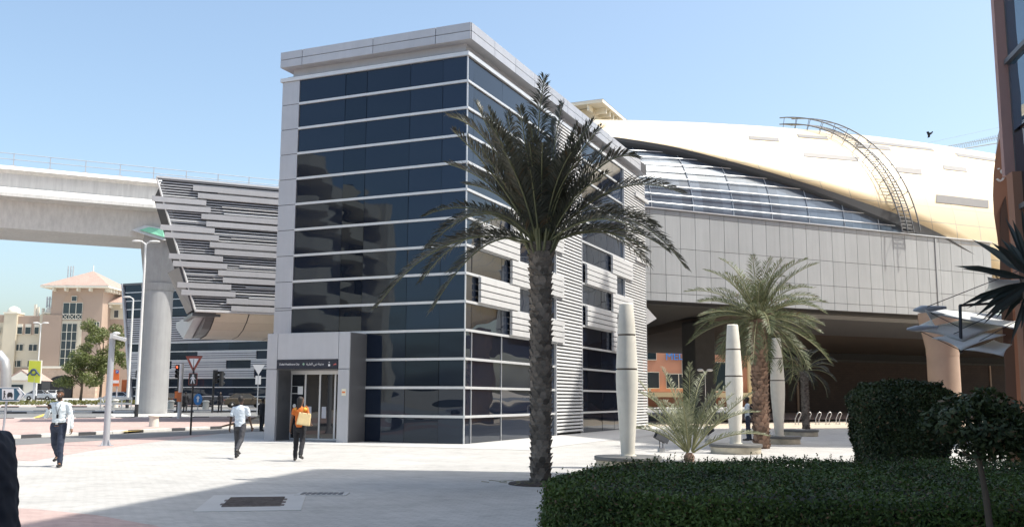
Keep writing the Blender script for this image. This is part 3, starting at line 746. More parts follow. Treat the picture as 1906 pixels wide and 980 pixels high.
# ------------------------------------------------------------------ beige buildings
cream=mat('cream_render',(.60,.54,.42),.85,var=.05,vscale=.3,bump=.05)
tan=mat('tan_render',(.40,.30,.235),.85,var=.05,vscale=.3)
tile=brickmat('clay_roof_tile',(.42,.30,.25),(.37,.265,.22),(.27,.2,.165),.35,.35,.8,dirt=.08,bump=.8)
trimw=mat('cream_trim',(.72,.68,.58),.7,var=.04)
wglass=glass('window_glass',(.02,.03,.035),1.6,.01,.5)
def window(parent,x0,x1,z0,z1,y=0,nx=2,nz=1,cross=False):
    f=MB();t=.08
    f.box(x0,x1,y-.1,y-.0,z0,z0+t);f.box(x0,x1,y-.1,y,z1-t,z1)
    for i in range(nx+1):
        x=x0+(x1-x0)*i/nx;f.box(max(x-t/2,x0),min(x+t/2,x1),y-.11,y-.005,z0+t,z1-t)
    for j in range(1,nz):
        z=z0+(z1-z0)*j/nz;f.box(x0,x1,y-.09,y-.02,z-t/2,z+t/2)
    o=f.build('window',trimw,parent)
    MB().box(x0,x1,y-.03,y+.02,z0,z1).build('pane',wglass,o)
    if cross:
        m=MB()
        for i in range(nx):
            a=x0+(x1-x0)*i/nx;b=x0+(x1-x0)*(i+1)/nx
            m.tube([(a+.1,y-.2,z0),(b-.1,y-.2,z0+.9)],.05,4);m.tube([(a+.1,y-.2,z0+.9),(b-.1,y-.2,z0)],.05,4)
            m.box(a+.05,b-.05,y-.22,y-.16,z0+.9,z0+1);m.box(a+.05,b-.05,y-.22,y-.16,z0-.05,z0+.05)
        m.build('balustrade',trimw,o)
def hip(parent,x0,x1,y0,y1,z,h,oh=.9,name='roof'):
    m=MB();a=(x0-oh,y0-oh,z);b=(x1+oh,y0-oh,z);c=(x1+oh,y1+oh,z);d=(x0-oh,y1+oh,z)
    cx=(x0+x1)/2;cy=(y0+y1)/2;r=max(0,((x1-x0)-(y1-y0))/2);p=(cx-r-.01,cy,z+h);q=(cx+r+.01,cy,z+h)
    m.add([a,b,c,d,p,q],[(0,1,5,4),(1,2,5),(2,3,4,5),(3,0,4)],0)
    ro=m.build(name,tile,parent)
    MB().box(x0-oh+.02,x1+oh-.02,y0-oh+.02,y1+oh-.02,z-.35,z-.01).build('eaves',trimw,ro)
    x=x0+.6
    while x<x1:
        MB().box(x-.12,x+.12,y0-oh*.8,y0,z-.95,z-.36).build('bracket',trimw,ro);x+=max(2.,(x1-x0)/4.2)
    y=y0+.6
    while y<y1:
        MB().box(x1,x1+oh*.8,y-.12,y+.12,z-.95,z-.36).build('bracket',trimw,ro);y+=1.2
    return ro
def hotel():
    Y=172.;z0=gz(-80,Y);k=Y/1830.
    O=atY(0,739,Y);H=empty('cream_hotel',(O.x,Y,z0),0,'cream and tan apartment building with a hip roofed tower beyond the road on the left','building')
    def x(px,y=600): return atY(px,y,Y).x-O.x
    def z(py,px=100): return atY(px,py,Y).z-z0
    zt=z(537)
    # tower
    MB().box(x(106),x(200),-2.5,9,0,z(530)).build('tower_wall',tan,H)
    MB().box(x(93),x(128),-2.8,-2.3,0,z(588)).build('tower_buttress',tan,H)
    MB().box(x(92),x(160),-3.4,-2.5,0,z(686)).build('ground_storey',brickmat('pink_stone',(.52,.40,.31),(.48,.36,.28),(.4,.32,.26),.9,.4,.85,axes=(R(90),0,0)),H)
    MB().box(x(158),x(200),-3.4,-2.5,0,z(686)).build('ground_storey',MATS['pink_stone'],H)
    MB().box(x(91),x(202),-3.6,-2.5,z(686),z(682)).build('string_course',trimw,H)
    hip(H,x(106),x(200),-2.5,9,z(535),3.4,1.5)
    MB().lathe([(.12,0),(.05,1.2)],((x(106)+x(200))/2,3.2,z(535)+3.3),8).build('finial',trimw,H)
    window(H,x(128),x(164),z(596),z(565),-2.52,3,1,True)
    MB().prism([(x(127),-2.56,z(565))]+[(x(145)+(x(127)-x(145))*math.cos(a),-2.56,z(565)+1.6*math.sin(a)) for a in (.3,.7,1.1,1.57,2.04,2.44,2.84)]+[(x(164),-2.56,z(565))],(0,.05,0)).build('arch_panel',mat('rose_panel',(.42,.30,.22),.8),H)
    window(H,x(143),x(153),z(563),z(553),-2.62,1,1)
    MB().box(x(124),x(165),-2.6,-2.52,0,z(598)).build('window_surround',cream,H)
    window(H,x(129),x(157),z(683),z(603),-2.65,3,5)
    # arch opening
    ar=[(x(116),-3.45,0),(x(116),-3.45,z(711))]+[(x(137)+(x(116)-x(137))*math.cos(a),-3.45,z(711)+1.1*math.sin(a)) for a in (.4,.8,1.2,1.57,1.94,2.34,2.74)]+[(x(158),-3.45,z(711)),(x(158),-3.45,0)]
    MB().prism(ar,(0,.2,0)).build('archway',core,H)
    po=MB().box(x(98),x(112),-3.5,-3.42,z(735),z(712)).build('poster_case',black,H)
    MB().box(x(99),x(111),-3.53,-3.5,z(734),z(713)).build('poster',mat('poster_print',(.45,.5,.55),.6,var=.9,vscale=.9),po)
    # left wing
    MB().box(x(-60),x(106),0,12,0,z(600)).build('wing_wall',cream,H)
    MB().box(x(10),x(34),-.6,2,0,z(582)).build('wing_turret',cream,H)
    MB().box(x(34),x(78),-.15,.0,z(622),z(588)).build('tan_panel',tan,H);MB().box(x(34),x(78),.0,2,z(600),z(588)).build('tan_parapet',tan,H)
    MB().box(x(76),x(106),-.5,2,0,z(585)).build('wing_turret',cream,H)
    MB().box(x(-60),x(10),-.1,2,z(600),z(586)).build('tan_parapet',tan,H)
    for pxc in (22,93): 
        MB().box(x(pxc-13),x(pxc+13),-.75,2,z(584),z(581)).build('turret_cap',trimw,H);MB().ell((x(pxc),.5,z(580)),1.1,1.1,1.0).build('turret_dome',trimw,H)
    for a,b in ((34,44),(49,60),(66,75),(-4,3)): window(H,x(a),x(b),z(622),z(608),-.18,1,1); 
    for a,b in ((34,44),(49,60),(66,75)): MB().box(x(a),x(b),-.3,-.1,z(608),z(603)).build('lintel',trimw,H)
    for a,b in ((32,47),(57,73),(-4,2)): window(H,x(a),x(b),z(653),z(640),-.03,2,1)
    for a,b in ((29,45),(57,66)): window(H,x(a),x(b),z(683),z(670),-.03,2,1)
    MB().box(x(-60),x(92),-.2,0,0,z(684)).build('plinth',mat('sand_stone',(.36,.28,.21),.85,var=.08),H)
    # right wing
    MB().box(x(190),x(300),1,13,0,z(592)).build('wing_wall',tan,H)
    hip(H,x(196),x(250),1,10,z(562),2.4,1.2)
    MB().box(x(196),x(250),1,10,z(592),z(562)).build('right_tower_wall',cream,H)
    window(H,x(207),x(216),z(590),z(575),.97,1,1)
    for a,b in ((187,197),): window(H,x(a),x(b),z(640),z(600),-2.6 if a<195 else .97,2,3)
    # antennas
    a=empty('rooftop_antenna',atY(95,585,Y+2),0,'slim mobile phone mast with panel antennas left of the hotel tower','antenna')
    m=MB();m.tube([(0,0,-1),(0,0,4.2)],.09,6)
    for q in (-.75,-.3,.3,.75):
        m.box(q-.12,q+.12,-.3,-.15,1.2,3.2)
    m.tube([(-.8,-.1,1.6),(.8,-.1,1.6)],.05,5);m.tube([(-.8,-.1,2.8),(.8,-.1,2.8)],.05,5);m.build('mast',poleg,a)
    b=empty('rooftop_equipment',atY(67,595,Y+2),0,'pale boxes and short antennas on the flat wing roof of the cream hotel','rooftop equipment')
    m=MB()
    for q in (-.5,0.,.9): m.box(q,q+.35,0,.4,0,random.uniform(2.,3.));
    m.box(-2.5,3,.2,.3,0,.8);m.build('cabinets',trimw,b)
    c=empty('roof_antenna_cluster',atY(131,517,Y+5),0,'three short aerials behind the hotel tower roof','antenna');m=MB()
    for q in (-.5,0,.45): m.tube([(q,0,-2),(q,0,2.2)],.1,5)
    m.build('aerials',poleg,c)
hotel()
def entrance_lodge():
    p=atY(33,738,150);e=empty('gate_lodge',(p.x,150,gz(p.x,150)),0,'small white lodge with a pitched clay roof in front of the cream hotel','building')
    MB().box(-1.6,2.6,0,4,0,3).build('wall',trimw,e)
    MB().prism([(-2.2,-.5,2.9),(3.2,-.5,2.9),(.5,-.5,4.6)],(0,5,0)).build('roof',tile,e)
    MB().prism([(-1.7,-.55,2.95),(2.7,-.55,2.95),(.5,-.55,4.3)],(0,.04,0)).build('gable',trimw,e)
    window(e,-1.2,.8,.9,2.4,-.02,1,1)
    MB().box(2.6,3.4,.3,3,.4,2.9).build('side_room',core,e)
entrance_lodge()
def turret():
    Y=100.;O=atY(1105,235,Y)
    T=empty('roof_turret_block',(O.x-3.2,Y,0),R(-24),'beige block with a hipped clay roof rising behind the station shell','building')
    zt=atY(1100,200,Y).z
    MB().box(-3.4,3.4,0,7,gz(0,Y),zt-.5).build('wall',cream,T)
    hip(T,-3.4,3.4,0,7,zt-.1,1.6,1.5)
    for x in (-2.4,-.6,1.2): MB().box(x,x+1.2,-.03,0,zt-4,zt-1.4).build('panel',tan,T)
turret()
def pink():
    Y=118.;O=atY(1203,755,Y);z0=gz(O.x,Y)
    P=empty('terracotta_building',(O.x,Y,z0),R(-4),'terracotta building with blue letters seen through the gap under the station','building')
    tp=mat('salmon_render',(.60,.29,.19),.85,var=.05,vscale=.3)
    k=Y/1830.
    MB().box(-8,12,0,12,0,8.5).build('wall',tp,P);MB().box(12,24,-1,12,0,6.8).build('wall',mat('yellow_render',(.66,.52,.30),.85,var=.05),P)
    MB().box(-8,24,-1.6,-.05,1.2,1.75).build('yellow_band',MATS['yellow_render'],P)
    for (a,b,c,d) in ((-1,1.3,5.6,7.2),(4.3,6.5,3.6,5.6),(8,9.6,1.9,5.4),(-1.5,1.6,2.2,4.2),(13.4,14.6,2,4.8),(16,18,2,4.8),(2.4,5.4,2.2,4.)): window(P,a,b,c,d,-.02 if a<12 else -1.02,1 if b-a<2 else 2,1)
    text('sign_lettering','MED',1.2,mat('blue_letters',(.06,.32,.85),.4),P,(2.35,-.2,6.0),(R(90),0,0),.1)
pink()
# far white kerbs/low barrier by the pink building
sheet('road_beyond_station',[(2,64),(45,78),(60,100),(-5,84)],MATS['asphalt'],.02)
# ------------------------------------------------------------------ brown building on the right
def right_building():
    c=Vector((10.45,20.3,0));a=R(10)
    B=empty('brown_office_block',c,-a,'tall brown clad office block with dark glazing at the right edge','building')
    br=mat('brown_cladding',(.36,.22,.20),.6,var=.08,vscale=.5)
    te=mat('dark_terracotta',(.27,.14,.09),.8,var=.06,vscale=.6)
    Hh=26.2
    MB().box(.35,40,-70,-.02,0,Hh).build('body',br,B)
    MB().box(0,.34,-.17,0.02,6.3,Hh).build('edge_pier',br,B)
    MB().box(.02,.34,-.55,-.174,0,6.3).build('base_pier',te,B)
    MB().box(.20,.33,-.235,-.175,4.0,Hh-.2).build('frame_post',alu_d,B)
    g=MB();z=4.0
    rg=glass('curtain_glass',(.012,.03,.05),2.2,.03,.8,tint=(.75,.88,1))
    y=-.24
    for z in (4.0,5.6,7.2,8.8,10.4,12,13.6,15.2,16.8,18.4,20,21.6,23.2,24.8):
        for yy in range(0,20):
            t=random.uniform(-.01,.01);g.add([(.2+t,-.24-yy*1.5,z+.04),(.2-t,-1.72-yy*1.5,z+.04),(.2-t,-1.72-yy*1.5,z+1.56),(.2+t,-.24-yy*1.5,z+1.56)],[(0,1,2,3)])
    g.build('curtain_wall',rg,B)
    for z in (5.55,8.75,11.95,15.15,18.35,21.55): MB().box(.1,.34,-30,-.24,z-.05,z+.05).build('transom',alu_d,B)
    # lower podium wing with a curved front beyond the corner
    def q(px,py): 
        p=atY(px,py,21.3);return (p.x,p.z)
    out=[(1862,232),(1857,255),(1853,290),(1849,325),(1848,365),(1850,400),(1856,440),(1861,480),(1866,520),(1870,575),(1876,650),(1882,745),(1882,870),(1912,870),(1912,232)]
    inv=B.matrix_world
    M=(Matrix.Translation(c)@Matrix.Rotation(-a,4,'Z')).inverted()
    pts=[M@Vector((q(*p)[0],21.3,q(*p)[1])) for p in out]
    MB().prism(pts,M.to_3x3()@Vector((.80,1.3,0))).build('podium_wall',te,B)
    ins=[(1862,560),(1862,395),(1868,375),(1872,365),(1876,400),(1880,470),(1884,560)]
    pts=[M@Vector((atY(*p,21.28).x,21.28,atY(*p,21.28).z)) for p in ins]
    MB().prism(pts,M.to_3x3()@Vector((0,.02,0))).build('recess_shade',mat('deep_brown',(.07,.04,.03),.8),B)  # flat sheet, the shade of the hollow is put into its dark colour
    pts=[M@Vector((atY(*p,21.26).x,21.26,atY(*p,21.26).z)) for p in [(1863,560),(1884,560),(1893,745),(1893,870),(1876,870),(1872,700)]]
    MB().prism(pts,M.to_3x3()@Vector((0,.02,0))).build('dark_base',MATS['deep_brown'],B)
    pts=[M@Vector((atY(*p,21.25).x,21.25,atY(*p,21.25).z)) for p in [(1866,236),(1864,250),(1859,262),(1853,290),(1857,265),(1861,245)]]
    MB().prism(pts,M.to_3x3()@Vector((0,.02,0))).build('parapet_lit_sliver',slat,B)  # pale sliver paints the lit edge of the parapet
    ar=''.join(reversed('\uFEAD\uFEF3\uFED2'))
    t=text('sign_lettering',ar,.36,mat('grey_letters',(.6,.6,.6),.5),B,(0,0,0),(0,0,0),.03)
    p=atY(1855,335,21.2);t.matrix_local=M@Matrix.Translation(p)@Matrix.Rotation(R(90),4,'X')@Matrix.Rotation(R(55),4,'Z')@Matrix.Diagonal((.8,1.0,1,1))
right_building()
def side_block():
    a=Vector((31.7,30.4,0));e=empty('tall_side_block',a,R(19),'tall brown block out to the right that shades the middle of the plaza','building')
    MB().box(0,22,0,16.5,0,46).build('body',MATS['brown_cladding'],e)
    for z in range(4,45,4): MB().box(-.04,0,.5,16,z,z+2).build('window_row',wglass,e)
side_block()
# block behind the camera that the tower glass mirrors, with rounded balconies
def mirror_block():
    e=empty('balcony_apartment_block',(-62,4,0),R(52),'cream apartment block with rounded balconies across the plaza','building')
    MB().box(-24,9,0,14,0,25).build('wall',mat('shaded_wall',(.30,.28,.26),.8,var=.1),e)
    for k in range(6):
        z=4+k*3.7
        m=MB();m.prism([(-20,0,z),(-20,-2.0,z),(-8,-2.4,z),(2,-2.6,z),(7,-4.6,z),(11,-4.4,z),(12,-1,z),(9,2,z),(8,0,z)],(0,0,1.55));m.build('balcony',cream,e)
        m=MB();
        for x in (-17,-12,-6,-1): m.box(x,x+2.6,-.1,0,z+1.7,z+3.3)
        m.build('window_row',wglass,e)
    MB().box(-22,-19,-3,1,0,25).build('stair_tower',cream,e)
mirror_block()
# crane jib far away
def crane():
    a=atY(1700,276,330);b=atY(1875,256,330);e=empty('tower_crane',((b.x+8),330,0),0,'distant lattice crane jib above the shell roof','crane')
    m=MB();o=Vector((b.x+8,330,0));A=a-o;Bv=b-o;n=26
    for dz,dy in ((0,-.6),(0,.6),(1.9,0)):
        m.tube([A+Vector((12,dy,dz-1)),Bv+Vector((8,dy,dz))],.12,4)
    for i in range(n):
        p=A.lerp(Bv,(i)/n)+Vector((12*(1-i/n),0,-1*(1-i/n)));q=A.lerp(Bv,(i+.5)/n)+Vector((12*(1-i/n),0,1.9-1*(1-i/n)));r=A.lerp(Bv,(i+1)/n)+Vector((12*(1-i/n),0,-1*(1-i/n)))
        m.tube([p,q],.07,3);m.tube([q,r],.07,3)
    m.tube([A+Vector((-8,0,-1)),Bv+Vector((8,0,6))],.05,3);m.build('jib',mat('crane_grey',(.35,.4,.42),.6),e)
    m=MB()
    for x,y in ((-1,-1),(1,-1),(1,1),(-1,1)): m.tube([(x,y,0),(x,y,b.z+3)],.15,4)
    for k in range(30): m.tube([(-1,-1,k*3),(1,-1,k*3+3)],.08,3)
    m.build('mast',MATS['crane_grey'],e)
crane()
def bird():
    p=atY(1731,249,40);e=MB();e.ell((0,0,0),.13,.05,.045,8,6);e.add([(.02,0,.02),(-.1,.02,.02),(-.09,.02,.14),(.0,.0,.13)],[(0,1,2,3)]);e.add([(.02,0,0),(-.1,0,0),(-.14,.1,-.1),(-.02,.12,-.12)],[(0,1,2,3)]);e.ell((.13,0,.02),.035,.03,.03,6,4)
    o=e.build('bird',black);o.location=p;o.rotation_euler=(0,R(-30),0);tag(o,'small dark bird flying in the clear sky above the shell roof','bird')
bird()
# ------------------------------------------------------------------ palms
bark=mat('palm_bark',(.20,.17,.14),.95,var=.35,vscale=12,bump=.7,bscale=30,streak=.01,isl=.45)
frond_dk=leafmat('palm_leaflet',(.060,.064,.042),(.125,.125,.09),.15,rough=.45,dead=.05)
rach=mat('palm_rachis',(.22,.22,.11),.6,var=.2)
def frond(mb,pts,ll=.42,dens=1.,wid=.016,rng=random,vee=.55,t0=.16):
    "pts: list of Vectors along the rachis"
    n=len(pts)
    mb.tube(pts,[.02*(1-.8*i/(n-1))+.004 for i in range(n)],5,1)
    L=sum((pts[i+1]-pts[i]).length for i in range(n-1))
    cnt=int(L*30*dens)
    for i in range(cnt):
        t=t0+(1-t0)*(i+rng.random())/cnt
        f=t*(n-1);k=min(int(f),n-2);p=pts[k].lerp(pts[k+1],f-k);d=(pts[k+1]-pts[k]).normalized()
        up=Vector((0,0,1));s=d.cross(up)
        if s.length<.15: s=Vector((rng.uniform(-1,1),rng.uniform(-1,1),0))
        s.normalize();u=s.cross(d).normalized()
        l=ll*(math.sin(math.pi*(.18+.74*t))**.8)*rng.uniform(.8,1.12)
        for sg in (-1,1):
            fw=rng.uniform(.75,1.45) if t<.85 else rng.uniform(1.,2.2)
            v=(s*sg*1.0+u*rng.uniform(vee-.3,vee+.3)+d*fw).normalized()
            sag=Vector((rng.uniform(-.06,.06)*l,rng.uniform(-.06,.06)*l,-rng.uniform(.05,.32)*l))
            m=p+v*l*.5;e=p+v*l+sag
            w=d.cross(v);w=(w.cross(v)).normalized()*wid*rng.uniform(.7,1.15)
            mb.add([p,m-w,e,m+w],[(0,1,2,3)],0)
def bez(a,b,c,n=12): return [a*(1-t)**2+b*2*t*(1-t)+c*t*t for t in [i/n for i in range(n+1)]]
def rfrond(mb,org,az,el,L,droop,ll,dens,wid=.016):
    pts=[];p=Vector(org);n=12;h=Vector((math.cos(az),math.sin(az),0))
    pts.append(p.copy())
    for i in range(n):
        a=el-droop*((i+1)/n)**1.4
        p=p+(h*math.cos(a)+Vector((0,0,1))*math.sin(a))*L/n;pts.append(p.copy())
    frond(mb,pts,ll,dens,wid)
def palm_trunk(parent,h,r0,r1,bm,nr=46,lean=(0,0)):
    mb=MB();rr=[];N=14
    prof=[]
    for i in range(N+1):
        t=i/N;r=r0+(r1-r0)*min(1,t*1.4) if t<.8 else r1*(1+.25*(t-.8)/.2)
        prof.append((r*.9,t*h))
    mb.lathe(prof,n=14,mi=0)
    nb=9
    for i in range(nr):
        t=(i+.3)/nr;z=t*h;f=t*N;k=min(int(f),N-1);r=prof[k][0]
        for j in range(nb):
            a=2*math.pi*(j+.5*(i%2))/nb+random.uniform(-.1,.1)
            dh=h/nr*1.7;wd=2*math.pi*r/nb*.56;o=r*random.uniform(.10,.34)
            c=Vector((math.cos(a),math.sin(a),0));s=Vector((-math.sin(a),math.cos(a),0))
            b0=c*r*.97+Vector((0,0,z-dh*.55));L=c*(r*1.02)+s*wd+Vector((0,0,z));Rr=c*(r*1.02)-s*wd+Vector((0,0,z))
            tp=c*(r+o)+Vector((0,0,z+dh*random.uniform(.2,.65)));tl=tp+s*wd*.6;tr=tp-s*wd*.6;bk=c*r*.9+Vector((0,0,z+dh*.35))
            mb.add([b0,L,Rr,tl,tr,bk],[(0,2,4,3,1),(3,4,5),(1,3,5),(4,2,5)],0)
    return mb.build('trunk',bm,parent)
def main_palm():
    P=empty('date_palm',(.56,18.7,0),0,'tall dark date palm in the foreground rising in front of the glass tower','palm tree')
    palm_trunk(P,4.58,.198,.215,bark,46)
    mb=MB();o=Vector((0,0,4.3));random.seed(11)
    F_=[((-3.0,-1.15),(-1.7,.75),-.4),((-2.15,.05),(-1.0,1.35),.3),((-1.95,-1.2),(-1.0,.65),-.7),((-1.75,2.6),(-.75,2.35),.2),((-1.25,2.95),(-.8,1.9),.5),
        ((.06,3.3),(-.15,1.9),-.1),((.43,2.9),(.15,1.7),.3),((.95,2.35),(.35,1.7),-.3),((1.35,2.1),(.75,1.6),.4),((1.75,1.65),(1.1,2.0),-.4),((2.75,1.15),(1.35,1.75),.4),((2.65,-.4),(1.55,1.35),-.3),((2.1,-.15),(1.1,1.0),.9),
        ((-1.1,1.75),(-.75,1.3),-.6),((-.65,2.7),(-.5,1.5),.3),((-2.3,-.5),(-1.3,.9),.9),((-.95,2.3),(-.55,1.5),-.8),((1.6,.9),(.9,1.2),1.2),((2.3,.6),(1.2,1.2),1.0),((-1.3,.6),(-.7,1.0),1.3)]
    for (ex,ez),(cx,cz),dy in F_:
        frond(mb,bez(o+Vector((random.uniform(-.1,.1),random.uniform(-.1,.1),0)),o+Vector((cx,dy*.5,cz)),o+Vector((ex,dy,ez))),.50,1.35,.0135,vee=.45)
    for i in range(44):
        az=random.uniform(0,2*math.pi);el=R(random.uniform(58,86))
        rfrond(mb,o+Vector((math.cos(az)*.12,math.sin(az)*.12,random.uniform(-.1,.2))),az,el,random.uniform(1.5,2.75),R(random.uniform(10,62)),random.uniform(.38,.5),1.3,.0135)
    for i in range(5):
        az=random.uniform(0,2*math.pi);rfrond(mb,o,az,R(random.uniform(20,45)),random.uniform(2.0,2.6),R(70),.4,.9)
    mb.build('crown',[frond_dk,rach],P).scale=(1.04,1.04,1.04)
    # dead boots cluster
    m=MB()
    for i in range(26):
        a=random.uniform(0,6.28);c=Vector((math.cos(a),math.sin(a),0))*.2;m.tube([Vector((0,0,4.35))+c,Vector((0,0,4.8))+c*2.1],[.035,.015],4)
    m.build('cut_stubs',rach,P)
    pit=MB().lathe([(.62,0),(.6,.03),(.3,.05)],n=18);pit.build('soil_ring',mat('dark_soil',(.07,.055,.045),.95,var=.4,vscale=10,bump=.8),P)
    lr=MB()
    for i in range(30):
        a=random.uniform(0,6.28);r=random.uniform(.3,1.0);x,y=r*math.cos(a),r*math.sin(a)*.6
        lr.tube([(x,y,.03),(x+random.uniform(-.35,.35),y+random.uniform(-.1,.1),.05)],.006,3)
    lr.build('fallen_leaflets',rach,P)
main_palm()
bark2=mat('palm_bark_red',(.25,.165,.12),.95,var=.3,vscale=10,bump=.5,bscale=30,streak=.01,isl=.4)
def palm2(name,loc,h,r,L,nf,els,ll,label,cat,seed,m=None,dens=.85,fr=None,b=bark2,nr=34):
    P=empty(name,loc,0,label,cat);random.seed(seed)
    if h>.5: palm_trunk(P,h,r,r,b,nr)
    else:
        MB().lathe([(r,0),(r*1.1,h*.6),(r*.6,h)],n=12).build('trunk',b,P)
    mb=MB();o=Vector((0,0,h))
    for i in range(nf):
        az=i*2.39996+random.uniform(-.2,.2);t=(i+.5)/nf
        el=R(els[0]+(els[1]-els[0])*t+random.uniform(-6,6))
        rfrond(mb,o+Vector((math.cos(az)*.1,math.sin(az)*.1,.15*(1-t))),az,el,L*random.uniform(.72,1.12),R(random.uniform(*els[2:4])),ll,dens,.0125)
    mb.build('crown',[fr or frond_dk,rach],P)
    return P
frond_g=leafmat('green_palm_leaflet',(.085,.11,.045),(.165,.185,.10),.25,dead=.08)
p=atY(1418,835,32.4);palm2('date_palm',(p.x,32.4,0),4.2,.27,2.4,62,(86,-38,30,80),.46,'green date palm with a reddish scaly trunk between the second and third white pylons','palm tree',5,fr=frond_g,nr=30)
frond_p=leafmat('pale_palm_leaflet',(.12,.14,.07),(.27,.28,.19),.25)
p=atY(1283,857,25.6);palm2('young_palm',(p.x,25.6,0),.22,.13,2.2,22,(88,34,12,60),.36,'young stemless palm with pale feathery fronds beside the first white pylon','palm tree',9,fr=frond_p)
p=atY(1500,780,46.5);palm2('date_palm',(p.x,46.5,0),2.9,.18,1.7,20,(80,-30,40,80),.42,'shaded dark palm behind the third white pylon','palm tree',15,fr=leafmat('shade_tinted_leaflet',(.02,.025,.014),(.04,.045,.028),.1),b=bark)  # leaf colour is darkened to carry the deep shade here
# ------------------------------------------------------------------ pylons on round plinths
def pylon(px,Y,label,first):
    p=atY(px,740,Y)
    if first: 
        e=empty('white_pylon',(p.x,Y,0),0,label,'pylon','white tapering pylons on round plinths')
        zb=.3
        prof=[(.16,zb),(.17,zb+.25),(.22,zb+.95),(.255,zb+1.5),(.262,zb+1.8),(.258,zb+1.96)]
        MB().lathe(prof,n=36).build('lower_shaft',concw,e)
        MB().lathe([(.235,zb+1.96),(.235,zb+2.0)],n=32).build('ring_gap',mat('bronze_ring',(.12,.10,.08),.4,.5) if 'bronze_ring' not in MATS else MATS['bronze_ring'],e)
        MB().lathe([(.255,zb+2.0),(.24,zb+2.3),(.215,zb+2.76)],n=36).build('middle_shaft',concw,e)
        MB().lathe([(.205,zb+2.76),(.205,zb+2.8)],n=32).build('ring_gap',MATS['bronze_ring'],e)
        MB().lathe([(.215,zb+2.8),(.205,zb+3.0),(.165,zb+3.5),(.155,zb+3.53),(.15,zb+3.45)],n=36).build('upper_shaft',concw,e)
        e2=e
        pl=empty('pylon_plinth',(p.x,Y,0),0,'stained cream '+'round plinth with a dark slab top under the nearest white pylon','plinth','round pylon plinths')
        MB().lathe([(.73,0),(.74,.02),(.74,.19)],n=48).build('drum',mat('stained_stone',(.52,.47,.37),.85,var=.35,vscale=2.2,bump=.2),pl)
        MB().lathe([(.775,.19),(.78,.2),(.78,.27),(.77,.28)],n=48).build('slab_top',mat('dark_stone_top',(.12,.12,.115),.5,var=.2,vscale=6),pl)
        MB().lathe([(.2,.28),(.2,.30)],n=24).build('base_ring',concw,pl)
        return e,pl
PY,PLN=pylon(1167.5,23,'tall white tapering pylon nearest to the camera on its round plinth',True)
for (px,Y,l1,l2) in ((1367,29.5,'tall white tapering pylon in the middle of three, left of the reddish palm trunk','stained round plinth with a dark top under the middle pylon'),(1448,36,'white tapering pylon right of the reddish palm trunk','round plinth with a dark top under the farthest pylon')):
    p=atY(px,740,Y);o=copy_tree(PY);o.location=(p.x,Y,0);o['label']=l1
    o=copy_tree(PLN);o.location=(p.x,Y,0);o['label']=l2;o.rotation_euler=(0,0,random.random()*6)
o=copy_tree(PLN);p=atY(1490,800,43.5);o.location=(p.x,43.5,0);o['label']='low round plinth carrying no pylon, behind the farthest pylon'
# small flood lamps on the paving
def flood(px,py,rz,label,first=None):
    g=G(px,py)
    if first: o=copy_tree(first);o.location=g;o.rotation_euler=(0,0,rz);o['label']=label;return o
    e=empty('ground_floodlight',g,rz,label,'floodlight','small floodlights by the pylons')
    MB().box(-.09,.09,-.09,.09,0,.12).build('base_block',conc,e)
    MB().tube([(-.05,0,.1),(-.05,0,.34)],.012,6).tube([(.05,0,.1),(.05,0,.34)],.012,6).build('bracket',black,e)
    M=Matrix.Translation((0,0,.40))@Matrix.Rotation(R(28),4,'Y')@Matrix.Scale(.85,4)
    h=MB();h.box(-.19,.19,-.14,.14,-.06,.09,M=M);h.build('housing',black,e,bevel=.01)
    h=MB();h.box(-.24,.24,-.17,-.142,-.09,.17,M=M);h.box(-.24,.24,.142,.17,-.09,.17,M=M);h.box(-.24,.24,-.141,.141,.12,.15,M=M);h.build('hood',alu_d,e)
    return e
fl=flood(1231,840,R(10),'small black floodlight on a stub left of the young palm')
flood(1318,822,R(120),'small black floodlight between the young palm and the middle pylon plinth',fl)
# ------------------------------------------------------------------ hedges and bushes
def leafcloud(name,parent,m,pts,nrm,size,seed=0,jit=.35):
    rng=np.random.default_rng(seed);n=len(pts)
    nrm=nrm+rng.normal(0,jit*1.6,(n,3));nrm/=np.linalg.norm(nrm,axis=1)[:,None]
    t=rng.normal(0,1,(n,3));t-=nrm*(t*nrm).sum(1)[:,None];t/=np.linalg.norm(t,axis=1)[:,None];b=np.cross(nrm,t)
    s=size*rng.uniform(.6,1.3,(n,1))
    v=np.stack([pts-t*s,pts+b*s*.45,pts+t*s,pts-b*s*.45],1).reshape(-1,3)
    me=bpy.data.meshes.new(name);me.vertices.add(4*n);me.vertices.foreach_set('co',v.ravel())
    me.loops.add(4*n);me.loops.foreach_set('vertex_index',np.arange(4*n));me.polygons.add(n)
    me.polygons.foreach_set('loop_start',np.arange(0,4*n,4));me.polygons.foreach_set('loop_total',np.full(n,4))
    me.update(calc_edges=True);me.materials.append(m)
    o=bpy.data.objects.new(name,me);COL.objects.link(o)
    if parent is not None:o.parent=parent
    return o
hedge_leaf=leafmat('hedge_leaf',(.014,.036,.004),(.085,.14,.025),.2,rough=.6,patch=1.1,dead=.05)
bush_leaf=leafmat('bush_leaf',(.012,.026,.006),(.045,.065,.016),.12,rough=.6,patch=2.,dead=.04)
twig=mat('twig_brown',(.09,.07,.05),.9,var=.2)
